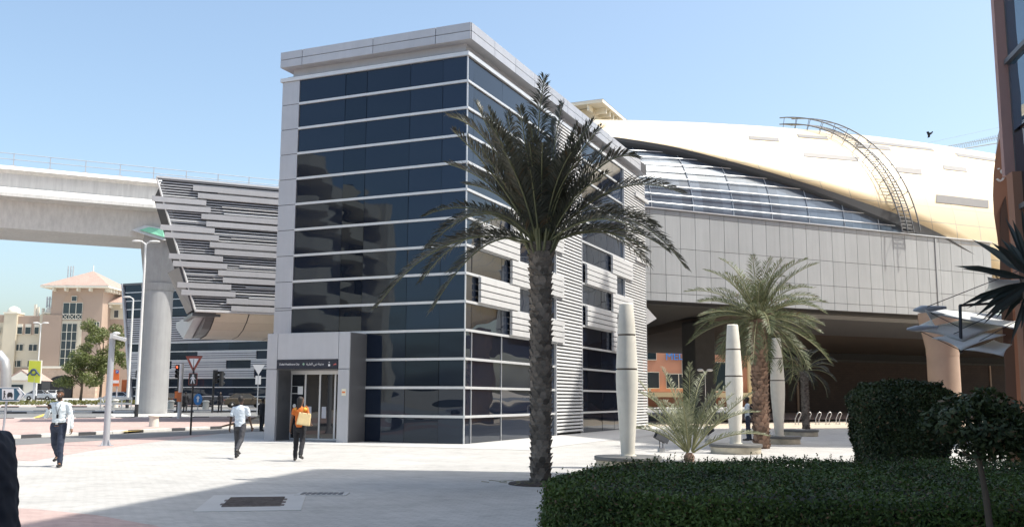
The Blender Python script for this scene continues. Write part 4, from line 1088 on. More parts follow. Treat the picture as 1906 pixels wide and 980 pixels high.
def hedge():
    Hh=.9
    H=empty('clipped_hedge',(2.5,8.5,0),0,'long low clipped hedge running across the shaded foreground on the right','hedge')
    base=[(.36,8.2),(.34,8.55),(.42,8.95),(.62,9.5),(1.0,10.3),(1.5,10.95),(2.6,11.25),(4.5,11.3),(9.,11.2),(9.,6.4),(4.5,6.6),(2.4,6.9),(1.2,7.3),(.6,7.7)]
    P=[Vector((x-2.5,y-8.5,0)) for x,y in base]
    MB().prism([p*.96 for p in P],(0,0,Hh-.06)).build('stems',mat('hedge_core',(.018,.02,.01),.9,var=.3),H)
    rng=np.random.default_rng(3);pts=[];nr=[]
    xy=np.array([(p.x,p.y) for p in P])
    # top
    N=90000;c=np.column_stack([rng.uniform(-2.3,5.2,N),rng.uniform(-2.2,2.9,N)])
    ins=np.zeros(N,bool);j=len(xy)-1
    for i in range(len(xy)):
        a,b=xy[i],xy[j];cond=((a[1]>c[:,1])!=(b[1]>c[:,1]))&(c[:,0]<(b[0]-a[0])*(c[:,1]-a[1])/(b[1]-a[1]+1e-9)+a[0]);ins^=cond;j=i
    c=c[ins];z=Hh+rng.normal(0,.022,len(c))+.03*np.sin(c[:,0]*3.1)*np.cos(c[:,1]*2.7)
    pts.append(np.column_stack([c,z]));nr.append(np.tile([0,0,1.],(len(c),1)))
    # sides
    for i in range(len(P)):
        a=P[i];b=P[(i+1)%len(P)];L=(b-a).length
        n=int(L*13000) if not (i in (7,8,)) else int(L*1500)
        t=rng.random(n);zz=rng.random(n)*Hh;d=(b-a).normalized();o_=np.array([-d.y,d.x,0.])
        if (Vector(o_).dot((a+b)/2))<0:o_=-o_
        q=np.array([a.x,a.y,0])*(1-t)[:,None]+np.array([b.x,b.y,0])*t[:,None]
        bul=.05*np.sin(zz/Hh*3.14)+rng.normal(0,.03,n);q=q+o_*bul[:,None];q[:,2]=zz
        pts.append(q);nr.append(np.tile(o_,(n,1)))
    leafcloud('foliage',H,hedge_leaf,np.vstack(pts),np.vstack(nr),.017,4,.5)
    # sprigs sticking out of the top
    m=MB();random.seed(4)
    for i in range(420):
        x=random.uniform(-1.9,4.5);y=random.uniform(-1.2,2.6)
        if x<-1: y=min(y,(x+2.2)*1.7-.25)
        p=Vector((x,y,Hh-.03))
        if i<170: y=random.uniform(1.9,2.55) if x>-1 else (x+2.2)*1.9-.2;p.y=y
        q=p+Vector((random.uniform(-.05,.05),random.uniform(-.04,.04),random.uniform(.06,.13)))
        m.tube([p,q],.003,3,1)
        for k in range(4):
            r=p.lerp(q,.5+.17*k);v=Vector((random.uniform(-1,1),random.uniform(-1,1),.6)).normalized()*.035;w=v.cross(Vector((0,0,1))).normalized()*.01
            m.add([r,r+v*.5+w,r+v,r+v*.5-w],[(0,1,2,3)],0)
    m.build('sprigs',[hedge_leaf,twig],H)
hedge()
def clip_bush():
    Y=17.;L=atY(1590,740,Y).x;Rr=atY(1757,740,Y).x;zt=atY(1680,716,Y).z
    cx=(L+Rr)/2;hw=(Rr-L)/2
    B=empty('clipped_bush',(cx,Y,0),0,'large dark clipped bush tapering to its base behind the low hedge','bush')
    rng=np.random.default_rng(8);n=42000
    # superellipsoid-like block
    th=rng.uniform(0,2*np.pi,n);z=rng.uniform(0,zt,n)
    def rad(th,z):
        f=.72+.28*np.clip(z/(.7*zt),0,1);e=4.
        r=(np.abs(np.cos(th)/hw)**e+np.abs(np.sin(th)/(hw*.9))**e)**(-1/e)
        r=r*f*(1-.35*np.clip((z-zt*.86)/(zt*.14),0,1)**2)
        r=r*(1+.04*np.sin(th*5+z*3)+.03*np.sin(z*9+th*2))
        return r
    r=rad(th,z)+rng.normal(0,.025,n)
    a=np.column_stack([r*np.cos(th),r*np.sin(th),z]);na=np.column_stack([np.cos(th),np.sin(th),np.zeros(n)])
    m=9000;th2=rng.uniform(0,2*np.pi,m);q=np.sqrt(rng.random(m))*rad(th2,np.full(m,zt*.97));b=np.column_stack([q*np.cos(th2),q*np.sin(th2),zt+rng.normal(0,.03,m)+.03*np.sin(q*9)])
    leafcloud('foliage',B,bush_leaf,np.vstack([a,b]),np.vstack([na,np.tile([0,0,1.],(m,1))]),.032,6,.5)
    MB().prism([Vector((hw*.8*math.cos(k*math.pi/8)*.8,hw*.75*math.sin(k*math.pi/8)*.8,0)) for k in range(16)],(0,0,zt-.12)).build('stems',MATS['hedge_core'],B)
clip_bush()
def clumpcrown(name,parent,m,clumps,n,size,seed):
    rng=np.random.default_rng(seed);P=[];N=[]
    tot=sum(c[3]**2 for c in clumps)
    for (x,y,z,r) in clumps:
        k=int(n*r*r/tot);d=rng.normal(0,1,(k,3));d/=np.linalg.norm(d,axis=1)[:,None]
        rr=r*(rng.random((k,1))**.35)
        P.append(np.array([x,y,z])+d*rr*np.array([1,1,.8]));N.append(d+np.array([0,0,.5]))
    return leafcloud(name,parent,m,np.vstack(P),np.vstack(N),size,seed,.5)
def small_tree():
    Y=6.6;b=atY(1846,1000,Y)
    T=empty('small_tree',(b.x,Y,0),0,'slender young tree with loose dark leaves at the right in front of the hedge','tree')
    k=Y/1830.
    zc=atY(1830,850,Y).z
    MB().tube([(0,0,0),(0,0,b.z*.9),(-.02,0,b.z+.25),(-.055,0,zc),(-.075,.02,zc+.22)],[.028,.026,.022,.018,.01],8).tube([(-.045,0,zc-.03),(-.16,0,zc+.03)],[.01,.006],5).build('trunk',twig,T)
    br=MB();random.seed(21)
    for i in range(16):
        a=random.uniform(0,6.28);br.tube([(-.06,0,zc+.0+i*.01),(-.05+.25*math.cos(a),.25*math.sin(a),zc+.15+random.random()*.25)],[.006,.002],4)
    br.build('branches',twig,T)
    cl=[];rng=random.Random(5)
    for px,py,r in ((1755,775,.10),(1790,762,.13),(1830,755,.13),(1870,770,.13),(1900,790,.12),(1770,805,.10),(1810,800,.15),(1850,800,.15),(1890,820,.13),(1820,835,.11),(1860,835,.11),(1740,790,.06),(1834,725,.04),(1800,745,.08)):
        p=atY(px,py,Y)
        for d in (-.14,.12): cl.append((p.x-b.x+rng.uniform(-.03,.03),d+rng.uniform(-.06,.06),p.z,r*.9))
    clumpcrown('crown',T,bush_leaf,cl,5200,.024,9)
small_tree()
# street tree and grass by the hotel
tl=leafmat('street_tree_leaf',(.09,.12,.03),(.17,.19,.06),.3)
def street_tree(px,py,Y,h,w,label,seed,n=9000):
    b=atY(px,py,Y);z=gz(b.x,Y);T=empty('street_tree',(b.x,Y,z),0,label,'tree');r=random.Random(seed)
    MB().tube([(0,0,0),(.1,0,h*.35),(0,0,h*.75)],[.22,.16,.06],8).build('trunk',twig,T)
    bm=MB()
    for i in range(14):
        a=r.uniform(0,6.28);bm.tube([(.05,0,h*.3+i*.03*h/2),(math.cos(a)*w*.35,math.sin(a)*w*.35,h*r.uniform(.5,.9))],[.07,.02],5)
    bm.build('limbs',twig,T)
    cl=[]
    for i in range(26):
        a=r.uniform(0,6.28);q=w*.5*math.sqrt(r.random());zz=r.uniform(.38,.95)*h;cl.append((q*math.cos(a)*(1.15-zz/h*.55),q*math.sin(a)*.8,zz,r.uniform(.09,.17)*w))
    clumpcrown('crown',T,tl,cl,n,.16,seed)
street_tree(186,742,140,11.5,7.5,'tall loose green street tree in front of the tan hotel wing',31,9000)
street_tree(150,742,138,6.8,7.2,'low spreading green street tree under the hotel tower',37,7000)
def grass():
    rng=np.random.default_rng(2);n=14000
    t=rng.uniform(-45,75,n);w=rng.uniform(50.3,52.8,n)
    P=np.array([[*ml(a,b),0] for a,b in zip(t,w)]);P[:,2]=[gz(x,y)+.15+rng.random()*.45 for x,y in P[:,:2]]
    o=leafcloud('low_planting',None,leafmat('low_planting_leaf',(.10,.13,.03),(.22,.20,.07),.3),P,np.tile([0,-.3,1.],(n,1)),.17,3,.6);tag(o,kind='stuff');o['label']='strip of low green planting along the far pavement'
grass()
# ------------------------------------------------------------------ yucca like palm at the right edge and fabric canopy
def fan_palm():
    Y=9.;c=atY(1925,520,Y)
    P=empty('fan_palm',(c.x,Y,0),0,'dark fan palm with broad pointed blades reaching in at the right edge','palm tree')
    palm_trunk(P,c.z,.10,.09,bark,26)
    m=MB();o=Vector((0,0,c.z));fl_=leafmat('fan_blade',(.030,.038,.033),(.06,.07,.062),.1,rough=.45)
    tips=[(1808,442),(1845,448),(1862,440),(1776,492),(1785,566),(1815,586),(1820,560),(1853,590),(1870,400),(1900,380),(1830,600),(1950,400),(1990,430),(2040,470),(2060,560),(2010,620),(1960,640),(1900,610),(1880,640)]
    random.seed(2)
    for i,(x,y) in enumerate(tips):
        for q in range(2 if i<9 else 1):
            e=atY(x+q*14,y+q*5,Y+random.uniform(-.35,.35))-Vector((c.x,Y,0))
            d=(e-o);L=d.length;d.normalize();s=d.cross(Vector((0,1,.2))).normalized()*.034;u=s.cross(d).normalized()*.012
            st=o+d*.06;k1=o+d*L*.35;k2=o+d*L*.7+Vector((0,0,.01))
            vs=[st,k1+s,k1+u,k1-s,k2+s*.7,k2+u*.7,k2-s*.7,e-Vector((0,0,.015))]
            m.add(vs,[(0,1,2),(0,2,3),(1,4,5,2),(2,5,6,3),(4,7,5),(5,7,6)],0)
    m.build('blades',fl_,P)
fan_palm()
def canopy():
    Y=19.;K=empty('fabric_canopy',(atY(1880,600,Y).x,Y,0),0,'pointed grey fabric canopy on slim masts hanging by the brown block','canopy')
    o=Vector((atY(1880,600,Y).x,Y,0));fab=mat('grey_membrane',(.68,.69,.67),.7,var=.1,vscale=3)
    n=fab.node_tree;b=n.nodes['Principled BSDF'];t=n.nodes.new('ShaderNodeBsdfTranslucent');t.inputs[0].default_value=(.7,.7,.66,1);ms=n.nodes.new('ShaderNodeMixShader');ms.inputs[0].default_value=.3
    n.links.new(b.outputs[0],ms.inputs[1]);n.links.new(t.outputs[0],ms.inputs[2]);n.links.new(ms.outputs[0],n.nodes['Material Output'].inputs[0])
    def q(px,py,dy=0): return atY(px,py,Y+dy)-o
    def sail(nm,A,B,C,D,sag):
        m=MB();N=8;vs=[]
        for j in range(N+1):
            for i in range(N+1):
                u=i/N;v=j/N;p=(A*(1-u)+B*u)*(1-v)+(D*(1-u)+C*u)*v
                # edges curve inward, middle sags
                w=16*u*(1-u)*v*(1-v);e=(4*u*(1-u)*(1-w)*.5);ctr=(A+B+C+D)/4
                p=p+(ctr-p)*(.16*(4*u*(1-u)*(abs(2*v-1)**3)+4*v*(1-v)*(abs(2*u-1)**3)))+Vector((0,0,-sag*w))
                vs.append(p)
        m.add(vs,[(j*(N+1)+i,j*(N+1)+i+1,(j+1)*(N+1)+i+1,(j+1)*(N+1)+i) for j in range(N) for i in range(N)],0,True)
        so=m.build(nm,fab,K);md=so.modifiers.new('t','SOLIDIFY');md.thickness=.012;return so
    sail('sail',q(1700,577,0),q(1912,616,1.2),q(1912,590,3.),q(1730,572,2.2),.08)
    sail('sail',q(1690,612,-.5),q(1792,634,-.3),q(1880,604,2),q(1790,594,2),-.05)
    sail('sail',q(1722,575,-.3),q(1745,612,-.3),q(1700,611,.5),q(1760,584,.8),.02)
    sail('sail',q(1735,628,-.8),q(1789,651,-1),q(1872,622,.8),q(1810,612,1.5),.03)
    sail('sail',q(1795,650,-1),q(1868,662,-.6),q(1884,640,1),q(1850,632,1.2),.06)
    sail('sail',q(1838,515,.3),q(1905,520,.6),q(1912,560,2.4),q(1830,545,2.),.1)
    m=MB();m.tube([q(1787,568),q(1789,652,-.2)],.032,8);m.ell(q(1789,652,-.2),.045,.045,.05,8,6);m.build('strut',black,K)
    m=MB();m.tube([q(1700,577),q(1716,575),q(1760,572,.3)],[.02,.075,.03],8);m.build('mast_tip',poleg,K)
    m=MB();m.tube([q(1688,612,-.5),q(1706,611,-.5),q(1745,608,-.3)],[.02,.06,.025],8);m.build('mast_tip',poleg,K)
    m=MB()
    for a,b_ in (((1719,573),(1905,500)),((1705,612),(1789,652)),((1719,575),(1789,610)),((1789,612),(1905,560)),((1789,652),(1905,590)),((1753,630),(1789,615))): m.tube([q(*a),q(*b_)],.008,4)
    m.build('cables',black,K)
    m=MB();m.tube([q(1915,605,1.2)-Vector((0,0,q(1915,605,1.2).z)),q(1915,480,1.2)],.05,8);m.tube([q(1787,568),q(1915,560,1.2)],.03,6);m.build('post',black,K)
canopy()
# ------------------------------------------------------------------ street furniture
def lamp_post(px,py,Y,ptop,label,double=True,r=.13):
    b=atY(px,py,Y);z0=gz(b.x,Y);zt=atY(px,ptop,Y).z-z0
    e=empty('street_lamp',(b.x,Y,z0),R(5),label,'street lamp')
    MB().tube([(0,0,.9),(0,0,zt)],[r,r*.55],12).build('pole',polew,e)
    MB().tube([(0,0,0),(0,0,.9)],[r*1.05,r*1.05],12).build('painted_base',black,e)
    for s in ((-1,1) if double else (-1,)):
        MB().tube([(0,0,zt-.05),(s*.15,0,zt+.1),(s*.3,0,zt+.15)],[.06,.05,.045],8).build('arm',polew,e)
        h=MB();h.ell((s*.62,0,zt+.2),.42,.2,.09,14,8);h.build('lamp_head',polew,e)
    return e
lamp_post(253,781,71,454,'tall white twin headed street lamp in front of the viaduct column')
lamp_post(236,765,100,556,'slimmer white street lamp left of the viaduct column',False,.16)
lamp_post(1314,765,62,694,'small pale twin headed lamp standing before the dark pier under the deck',True,.06).scale=(.5,.5,1)
lamp_post(66,748,128,603,'thin pale twin headed street lamp before the cream hotel',True,.09)
def cctv():
    g=G(197,829);e=empty('camera_pole',g,R(12),'leaning view of a thick grey pole topped with a white security camera','camera pole')
    e['label']='thick grey pole topped with a white security camera at the edge of the plaza'
    zt=atY(213,628,g.y).z
    MB().tube([(0,0,.02),(0,0,zt)],[.105,.095],16).build('pole',poleg,e)
    MB().box(-.22,.22,-.2,.2,0,.025).build('base_plate',poleg,e)
    m=MB()
    for a in range(4):
        c,s=math.cos(a*math.pi/2+.78),math.sin(a*math.pi/2+.78)
        m.prism([(c*.1,s*.1,.02),(c*.2,s*.2,.02),(c*.1,s*.1,.24)],(-s*.012,c*.012,0))
    m.build('stiffeners',poleg,e)
    h=MB();h.box(-.06,.14,-.12,.12,zt-.04,zt+.14);h.ell((.12,0,zt+.14),.13,.1,.06)
    c=h.build('camera_mount',slat,e)
    h=MB();h.box(-.02,.42,-.09,.05,-.06,.07,M=Matrix.Translation((.05,-.12,zt+.02))@Matrix.Rotation(R(14),4,'Y'));h.build('camera_housing',slat,e,bevel=.02)
cctv()
def disc(mb,c,r,y,mi=0,n=24):
    mb.add([(c[0]+r*math.cos(2*math.pi*k/n),y,c[1]+r*math.sin(2*math.pi*k/n)) for k in range(n)],[tuple(range(n))],mi)
redp=mat('red_sign_paint',(.28,.06,.04),.5);whp=mat('white_sign_face',(.75,.75,.75),.5)
def yield_sign():
    g=G(354,809);e=empty('give_way_sign',g,R(-4),'dark pole with a red and white give way triangle over a small walking figure sign','sign')
    k=g.y/1830.;zt=atY(357,663,g.y).z;zl=atY(357,690,g.y).z;hw=.32
    MB().tube([(0,0.03,0),(0,.03,zt-.1)],.04,10).build('pole',black,e)
    MB().prism([(-hw-.05,0,zt+.02),(hw+.05,0,zt+.02),(0,0,zl-.06)],(0,.02,0)).build('triangle_plate',redp,e)
    MB().prism([(-hw*.66,-.006,zt-.085),(hw*.66,-.006,zt-.085),(0,-.006,zl+.12)],(0,.005,0)).build('triangle_face',whp,e)
    z1=zl-.08;z0=z1-.5
    s=MB().box(-.19,.19,0,.02,z0,z1).build('walking_plate',redp,e,bevel=.03)
    m=MB().box(-.165,.165,-.004,0,z0+.025,z1-.025);m.build('plate_face',black,s)
    f=MB();disc(f,(0,z1-.1),.045,-.008)
    f.prism([(-.06,-.006,z1-.15),(.05,-.006,z1-.15),(.04,-.006,z0+.24),(-.05,-.006,z0+.24)],(0,-.004,0));f.prism([(-.05,-.006,z0+.25),(0,-.006,z0+.25),(-.05,-.006,z0+.06),(-.09,-.006,z0+.06)],(0,-.004,0));f.prism([(0,-.006,z0+.25),(.045,-.006,z0+.25),(.09,-.006,z0+.06),(.05,-.006,z0+.06)],(0,-.004,0))
    f.prism([(.05,-.006,z1-.16),(.11,-.006,z0+.25),(.08,-.006,z0+.23),(.03,-.006,z1-.2)],(0,-.004,0));f.prism([(-.06,-.006,z1-.16),(-.12,-.006,z0+.27),(-.09,-.006,z0+.25),(-.03,-.006,z1-.2)],(0,-.004,0))
    f.build('walking_figure',whp,s)
    # small distant twin of it seen past the tower
    g2=atY(478,768,80);e2=empty('give_way_sign',(g2.x,80,gz(g2.x,80)),0,'small distant give way sign seen just left of the entrance portal','sign')
    MB().tube([(0,0.03,0),(0,.03,3.2)],.04,8).build('pole',poleg,e2);MB().prism([(-.5,0,4.),(.5,0,4.),(0,0,3.15)],(0,.03,0)).build('triangle_face',whp,e2);MB().box(-.22,.22,0,.03,2.4,3.1).build('lower_plate',whp,e2)
yield_sign()
def arrow_sign():
    Y=24.;a=atY(0,0,Y);b=atY(10,800,38);Y=38.
    e=empty('direction_sign',(atY(4,804,Y).x,Y,0),R(0),'blue arrow shaped direction sign with walking figure and car at the left edge','sign')
    o=Vector((atY(4,804,Y).x,Y,0))
    def q(px,py,dy=0): v=atY(px,py,Y)-o;v.y=dy;return v
    MB().tube([(0,.05,0),(0.08,.05,q(0,722).z)],.045,8).build('pole',poleg,e)
    MB().prism([q(-60,720),q(35,720),q(47,733),q(35,746.5),q(-60,746.5)],(0,.03,0)).build('sign_border',whp,e)
    bl=MB().prism([q(-58,721.5,-.004),q(34.5,721.5,-.004),q(45,733,-.004),q(34.5,745,-.004),q(-58,745,-.004)],(0,.004,0)).build('blue_panel',mat('blue_green_sign',(.035,.11,.17),.5),e)
    MB().prism([q(4,723,-.012),q(26,723,-.012),q(26,743,-.012),q(4,743,-.012)],(0,.006,0)).build('pictogram_panel',whp,bl)
    MB().prism([q(31,723.5,-.012),q(37,723.5,-.012),q(43,733,-.012),q(37,743,-.012),q(31,743,-.012),q(37.5,733,-.012)],(0,.006,0)).build('chevron',whp,bl)
    m=MB()
    for P in ([(7,730),(9.5,730),(9.2,736),(7.4,736)],[(7.4,736),(8.6,736),(7.6,741),(6.2,741)],[(8.2,736),(9.4,736),(10.8,741),(9.6,741)],[(9.3,730.5),(11.4,733.4),(11,734),(9,732)],[(14.5,732),(16,729.5),(21.8,729.5),(23.2,732),(24,733),(24,738),(13.6,738),(13.6,733)],[(14.4,738),(16.2,738),(16.2,740),(14.4,740)],[(21.4,738),(23.2,738),(23.2,740),(21.4,740)]):
        m.prism([q(x,y,-.018) for x,y in P],(0,.005,0))
    c=q(8.6,728);disc(m,(c.x,c.z),.035,-.016);m.build('pictograms',black,bl)
arrow_sign()
def billboard():
    Y=118.;o=Vector((atY(61,748,Y).x,Y,gz(-50,Y)))
    e=empty('yellow_signboard',o,0,'yellow green board with a looped dark emblem on a post before the hotel','signboard')
    def q(px,py,dy=0): v=atY(px,py,Y)-o;v.y=dy;return v
    MB().tube([(0,.1,0),(0,.1,q(60,700).z)],.13,8).build('post',poleg,e)
    MB().prism([q(51,711),q(75,713),q(77.5,670),q(54,669)],(0,.2,0)).build('board_frame',trimw,e)
    b=MB().prism([q(51.5,710,-.02),q(74,712,-.02),q(76.2,671.5,-.02),q(54.5,670.5,-.02)],(0,.02,0)).build('yellow_panel',mat('yellow_green',(.55,.58,.06),.6),e)
    c=q(63,692);m=MB();m.tube([(c.x+.34*math.cos(a),-.06,c.z+.34*math.sin(a)) for a in [k*math.pi/10 for k in range(21)]],.1,6)
    m.tube([(c.x-.75,-.06,c.z-.4),(c.x-.3,-.06,c.z+.12),(c.x+.1,-.06,c.z+.33)],.09,6);m.tube([(c.x+.75,-.06,c.z-.4),(c.x+.3,-.06,c.z+.12),(c.x-.1,-.06,c.z+.33)],.09,6)
    m.build('emblem',mat('slate_emblem',(.05,.08,.13),.6),b)
billboard()
def gantry():
    Y=39.;o=Vector((atY(-44,740,Y).x,Y,0));e=empty('curved_pole',o,0,'thick galvanised tube bending down at the left edge above the blue arrow sign','pole')
    def q(px,py): v=atY(px,py,Y)-o;v.y=0;return v
    MB().tube([q(9,738),q(11,716),q(11,690),q(8,672),q(-2,660),q(-20,655),q(-44,654)],.2,14).build('bent_tube',mat('galvanised',(.5,.5,.49),.4,.5,var=.1),e)
    MB().tube([(0,0,0),(0,0,q(-44,654).z)],.2,12).build('support_post',poleg,e)
gantry()
def orange_sign():
    Y=110.;o=Vector((atY(215,755,Y).x,Y,gz(-44,Y)));e=empty('orange_sign',o,0,'orange parking information sign partly hidden by the camera pole','sign')
    def q(px,py,dy=0): v=atY(px,py,Y)-o;v.y=dy;return v
    og=mat('orange_sign_face',(.70,.16,.04),.6)
    MB().tube([(0,.1,0),(0,.1,q(215,690).z)],.07,8).build('post',poleg,e)
    MB().prism([q(208,718),q(221.5,718),q(221.5,687),q(208,687)],(0,.06,0)).build('orange_panel',og,e)
    s=MB().prism([q(215.5,694,-.02),q(221,694,-.02),q(221,688,-.02),q(215.5,688,-.02)],(0,.02,0)).build('blue_square',mat('blue_square',(.03,.15,.45),.6),e)
    t=text('letter','P',.34,whp,e,q(216.6,691,-.03),(R(90),0,0),.005)
    MB().prism([q(209,712.5,-.02),q(221,712.5,-.02),q(221,707,-.02),q(209,707,-.02)],(0,.02,0)).build('white_strip',whp,e)
    Y=124;p=atY(232,745,Y);e=empty('orange_sign',(p.x,Y,gz(p.x,Y)),0,'low orange construction board beside the slanted glass entrance','sign')
    MB().box(-.5,.5,0,.1,1,3).build('orange_panel',og,e);MB().box(-.4,-.3,0,.1,0,1).box(.3,.4,0,.1,0,1).build('leg',poleg,e)
orange_sign()
def bollards():
    pr=None
    spots=[(286,797,'cream domed bollard on the pink corner pavement, nearest of the bollards'),(318,757,'cream domed bollard on the sunlit strip between column and traffic lights'),(383,757,'cream domed bollard on the sunlit strip right of the blue round sign'),(214,764,'cream domed bollard left of the viaduct column')]
    for i,(px,py,l) in enumerate(spots):
        Y=[49,92,92,98][i];p=atY(px,py,Y)
        if pr is None:
            o=pr=empty('bollard',(p.x,Y,.085),0,l,'bollard','cream domed bollards along the pavements')
            MB().lathe([(.24,0),(.215,.5)],n=20).build('shaft',concw,pr);MB().lathe([(.26,.5),(.28,.53),(.27,.58),(.17,.64),(.01,.66)],n=20).build('cap',concw,pr)
        else: o=copy_tree(pr);o['label']=l;o.location=(p.x,Y,gz(p.x,Y)+(.1 if i<3 else .1));o.scale=(1.25,1.25,1.3)
bollards()
redl=mat('red_lamp',(.6,.05,.02),.4,emit=((1,.12,.05),2.2));dkl=mat('unlit_lens',(.03,.03,.03),.2)
def signal(px,py,Y,ptop,label,red=False,pole=poleg,r=.06,faced=0,box=False,head=True,hx=0):
    b=atY(px,py,Y);z0=gz(b.x,Y);zt=atY(px,ptop,Y).z-z0
    e=empty('traffic_signal',(b.x,Y,z0),faced,label,'traffic light','traffic signals at the crossing')
    MB().tube([(0,0,0),(0,0,zt)],r,10).build('pole',pole,e)
    if head:
        h=MB().box(hx-.17,hx+.17,-.28,-.06,zt-1.15,zt).build('signal_head',black,e,bevel=.02)
        for k in range(3):
            z=zt-.2-k*.37
            m=MB();m.ell((hx,-.29,z),.11,.03,.11);m.build('lens',redl if (red and k==0) else dkl,h)
            m=MB();m.tube([(hx,-.28,z),(hx,-.48,z-.03)],[.14,.13],12,caps=False);m.build('visor',black,h)
    if box: MB().box(-.12,.12,-.3,-.08,1.2,1.8).build('push_button_box',mat('orange_box',(.62,.17,.05),.5) if 'orange_box' not in MATS else MATS['orange_box'],e)
    return e
signal(329,768,84,678,'traffic signal with its red lamp lit beside the viaduct column',True,black,.07,R(-8),True)
signal(333,787,64,676,'pale pole with an orange push button box in front of the crossing',False,polew,.13,0,True,False)
signal(395,768,84,688,'pair of dark signal heads seen side on before the far glass entrance',False,black,.09,R(70),False)
def signal_extra():
    o=[x for x in bpy.data.objects if x.name.startswith('traffic_signal') and x.get('label','').startswith('pair')][0]
    b=atY(397,700,84);z=atY(407,690,84).z-o.location.z
    h=MB().box(-.15,.15,-.9,-.65,z-1.3,z).build('signal_head',black,o,bevel=.02)
    for k in range(3):
        m=MB();m.tube([(.15,-.78,z-.22-k*.38),(.36,-.78,z-.25-k*.38)],[.13,.12],10);m.build('visor',black,h)
signal_extra()
def blue_round():
    Y=90;p=atY(368,757,Y);e=empty('keep_left_sign',(p.x,Y,gz(p.x,Y)),0,'round blue arrow sign standing low on the sunlit median','sign')
    MB().tube([(0,.05,0),(0,.05,1)],.05,8).build('post',poleg,e)
    m=MB();m.lathe([(.52,0),(.52,.04)],n=24);d=m.build('disc',mat('sign_blue',(.04,.20,.50),.5),e);d.matrix_local=Matrix.Translation((0,0,1.05))@Matrix.Rotation(R(90),4,'X')@Matrix.Diagonal((.75,1,1,1))
    MB().prism([(-.07,-.06,.8),(.07,-.06,.8),(.07,-.06,1.15),(.17,-.06,1.15),(0,-.06,1.38),(-.17,-.06,1.15),(-.07,-.06,1.15)],(0,.01,0)).build('arrow',whp,e)
    Y=92;p=atY(345,757,Y)
blue_round()
def barrier():
    Y=95;a=atY(205,757,Y);b=atY(245,757,Y)
    e=empty('guard_rail',(a.x,Y,gz(a.x,Y)),0,'white double rail guard barrier left of the viaduct column','barrier')
    w=b.x-a.x
    for z in (.45,.95): MB().box(-1.2,w,-.04,.04,z,z+.2).build('rail',slat,e)
    for x in (-1,w*.5,w-.1): MB().box(x,x+.1,-.03,.05,0,1.1).build('post',slat,e)
barrier()
# ------------------------------------------------------------------ cars
def car(name,loc,rz,paint,label,hatch=True):
    e=empty(name,loc,rz,label,'car','cars parked beyond the road')
    # x along length (4.4), y width
    prof=[(-2.15,.35),(-2.2,.62),(-2.1,.85),(-1.0,.98),(1.75,1.0),(2.12,.9),(2.2,.6),(2.15,.32)]
    m=MB();ys=[(-.86,.92),(-.8,1),(.8,1),(.86,.92)]
    vs=[];n=len(prof)
    for y,k in ((-.88,.94),(-.78,1.0),(.78,1.0),(.88,.94)):
        for x,z in prof: vs.append((x*(.985 if abs(y)>.8 else 1),y,.32+(z-.32)*k))
    fs=[]
    for j in range(3):
        for i in range(n): fs.append((j*n+i,(j+1)*n+i,(j+1)*n+(i+1)%n,j*n+(i+1)%n))
    fs+=[tuple(range(n)),tuple(reversed(range(3*n,4*n)))]
    m.add(vs,fs,0);b=m.build('body',paint,e,bevel=.05)
    gh=[(-1.05,.96),(-.35,1.42),(.9,1.46),(1.75 if hatch else 1.5,1.0)]
    m=MB();vs=[(x,y*(1-.28*(z-.96)/.5),z) for y in (-.8,.8) for x,z in gh];m.add(vs,[(0,1,2,3),(7,6,5,4),(0,4,5,1),(1,5,6,2),(2,6,7,3)],0)
    m.build('windows',dkl,e)
    m=MB();m.box(-.42,1.0,-.585,.585,1.435,1.475)
    for s in (-1,1):
        for (x0,z0,x1,z1) in ((-1.1,.96,-.38,1.44),(.3,.98,.3,1.45),(1.72,1.0,.95,1.45)):
            y0=s*.81;y1=s*.59;m.tube([(x0,y0,z0),(x1,y1,z1)],.035,4)
    m.build('roof',paint,e)
    wp=rub
    for x in (-1.35,1.35):
        for s in (-1,1):
            w=MB().lathe([(.2,-.1),(.32,-.1),(.33,0),(.32,.1),(.2,.1)],n=20).build('wheel',wp,e)
            w.matrix_local=Matrix.Translation((x,s*.8,.33))@Matrix.Rotation(R(90),4,'X')
            h=MB().lathe([(.01,-.11),(.2,-.09),(.2,.09),(.01,.11)],n=16).build('rim',hm,w)
    for s in (-1,1):
        MB().ell((-2.12,s*.62,.72),.08,.2,.09,8,6).build('headlight',whp,e);MB().box(2.12,2.2,s*.7-.12,s*.7+.12,.72,.86).build('tail_light',redp,e)
        MB().ell((-.75,s*.95,1.0),.08,.1,.07,8,6).build('mirror',paint,e)
    return e
silver=mat('silver_car_paint',(.42,.44,.47),.25,.5);white_p=mat('white_car_paint',(.7,.7,.7),.25);dark_p=mat('dark_car_paint',(.03,.03,.035),.2);gold_p=mat('bronze_car_paint',(.10,.085,.065),.25,.4)
def parked(px,py,Y,rz,paint,l): 
    p=atY(px,py,Y);return car('parked_car',(p.x,Y,gz(p.x,Y)+.03),rz,paint,l)
parked(76,740,145,R(180),silver,'silver hatchback parked side on before the cream hotel')
parked(97,740,152,R(100),white_p,'white car parked nose on between the silver hatchback and the archway')
parked(228,752,122,R(170),white_p,'white car between the orange sign and the slanted glass entrance')
parked(358,756,108,R(-158),dark_p,'dark saloon standing in for a car shape in the far glass behind the give way pole')  # this and the next two: solid cars added for car shapes in the glass
parked(318,756,108,R(-158),gold_p,'dark bronze car standing in for a car shape in the far glass right of the viaduct column')
parked(455,757,104,R(-158),gold_p,'dark bronze car standing in for a car shape in the far glass by the portal')
# cars behind the camera, mirrored by the doors
c=car('parked_car',(-30,9,0),R(-20),white_p,'white car parked across the plaza, mirrored in the sliding doors')
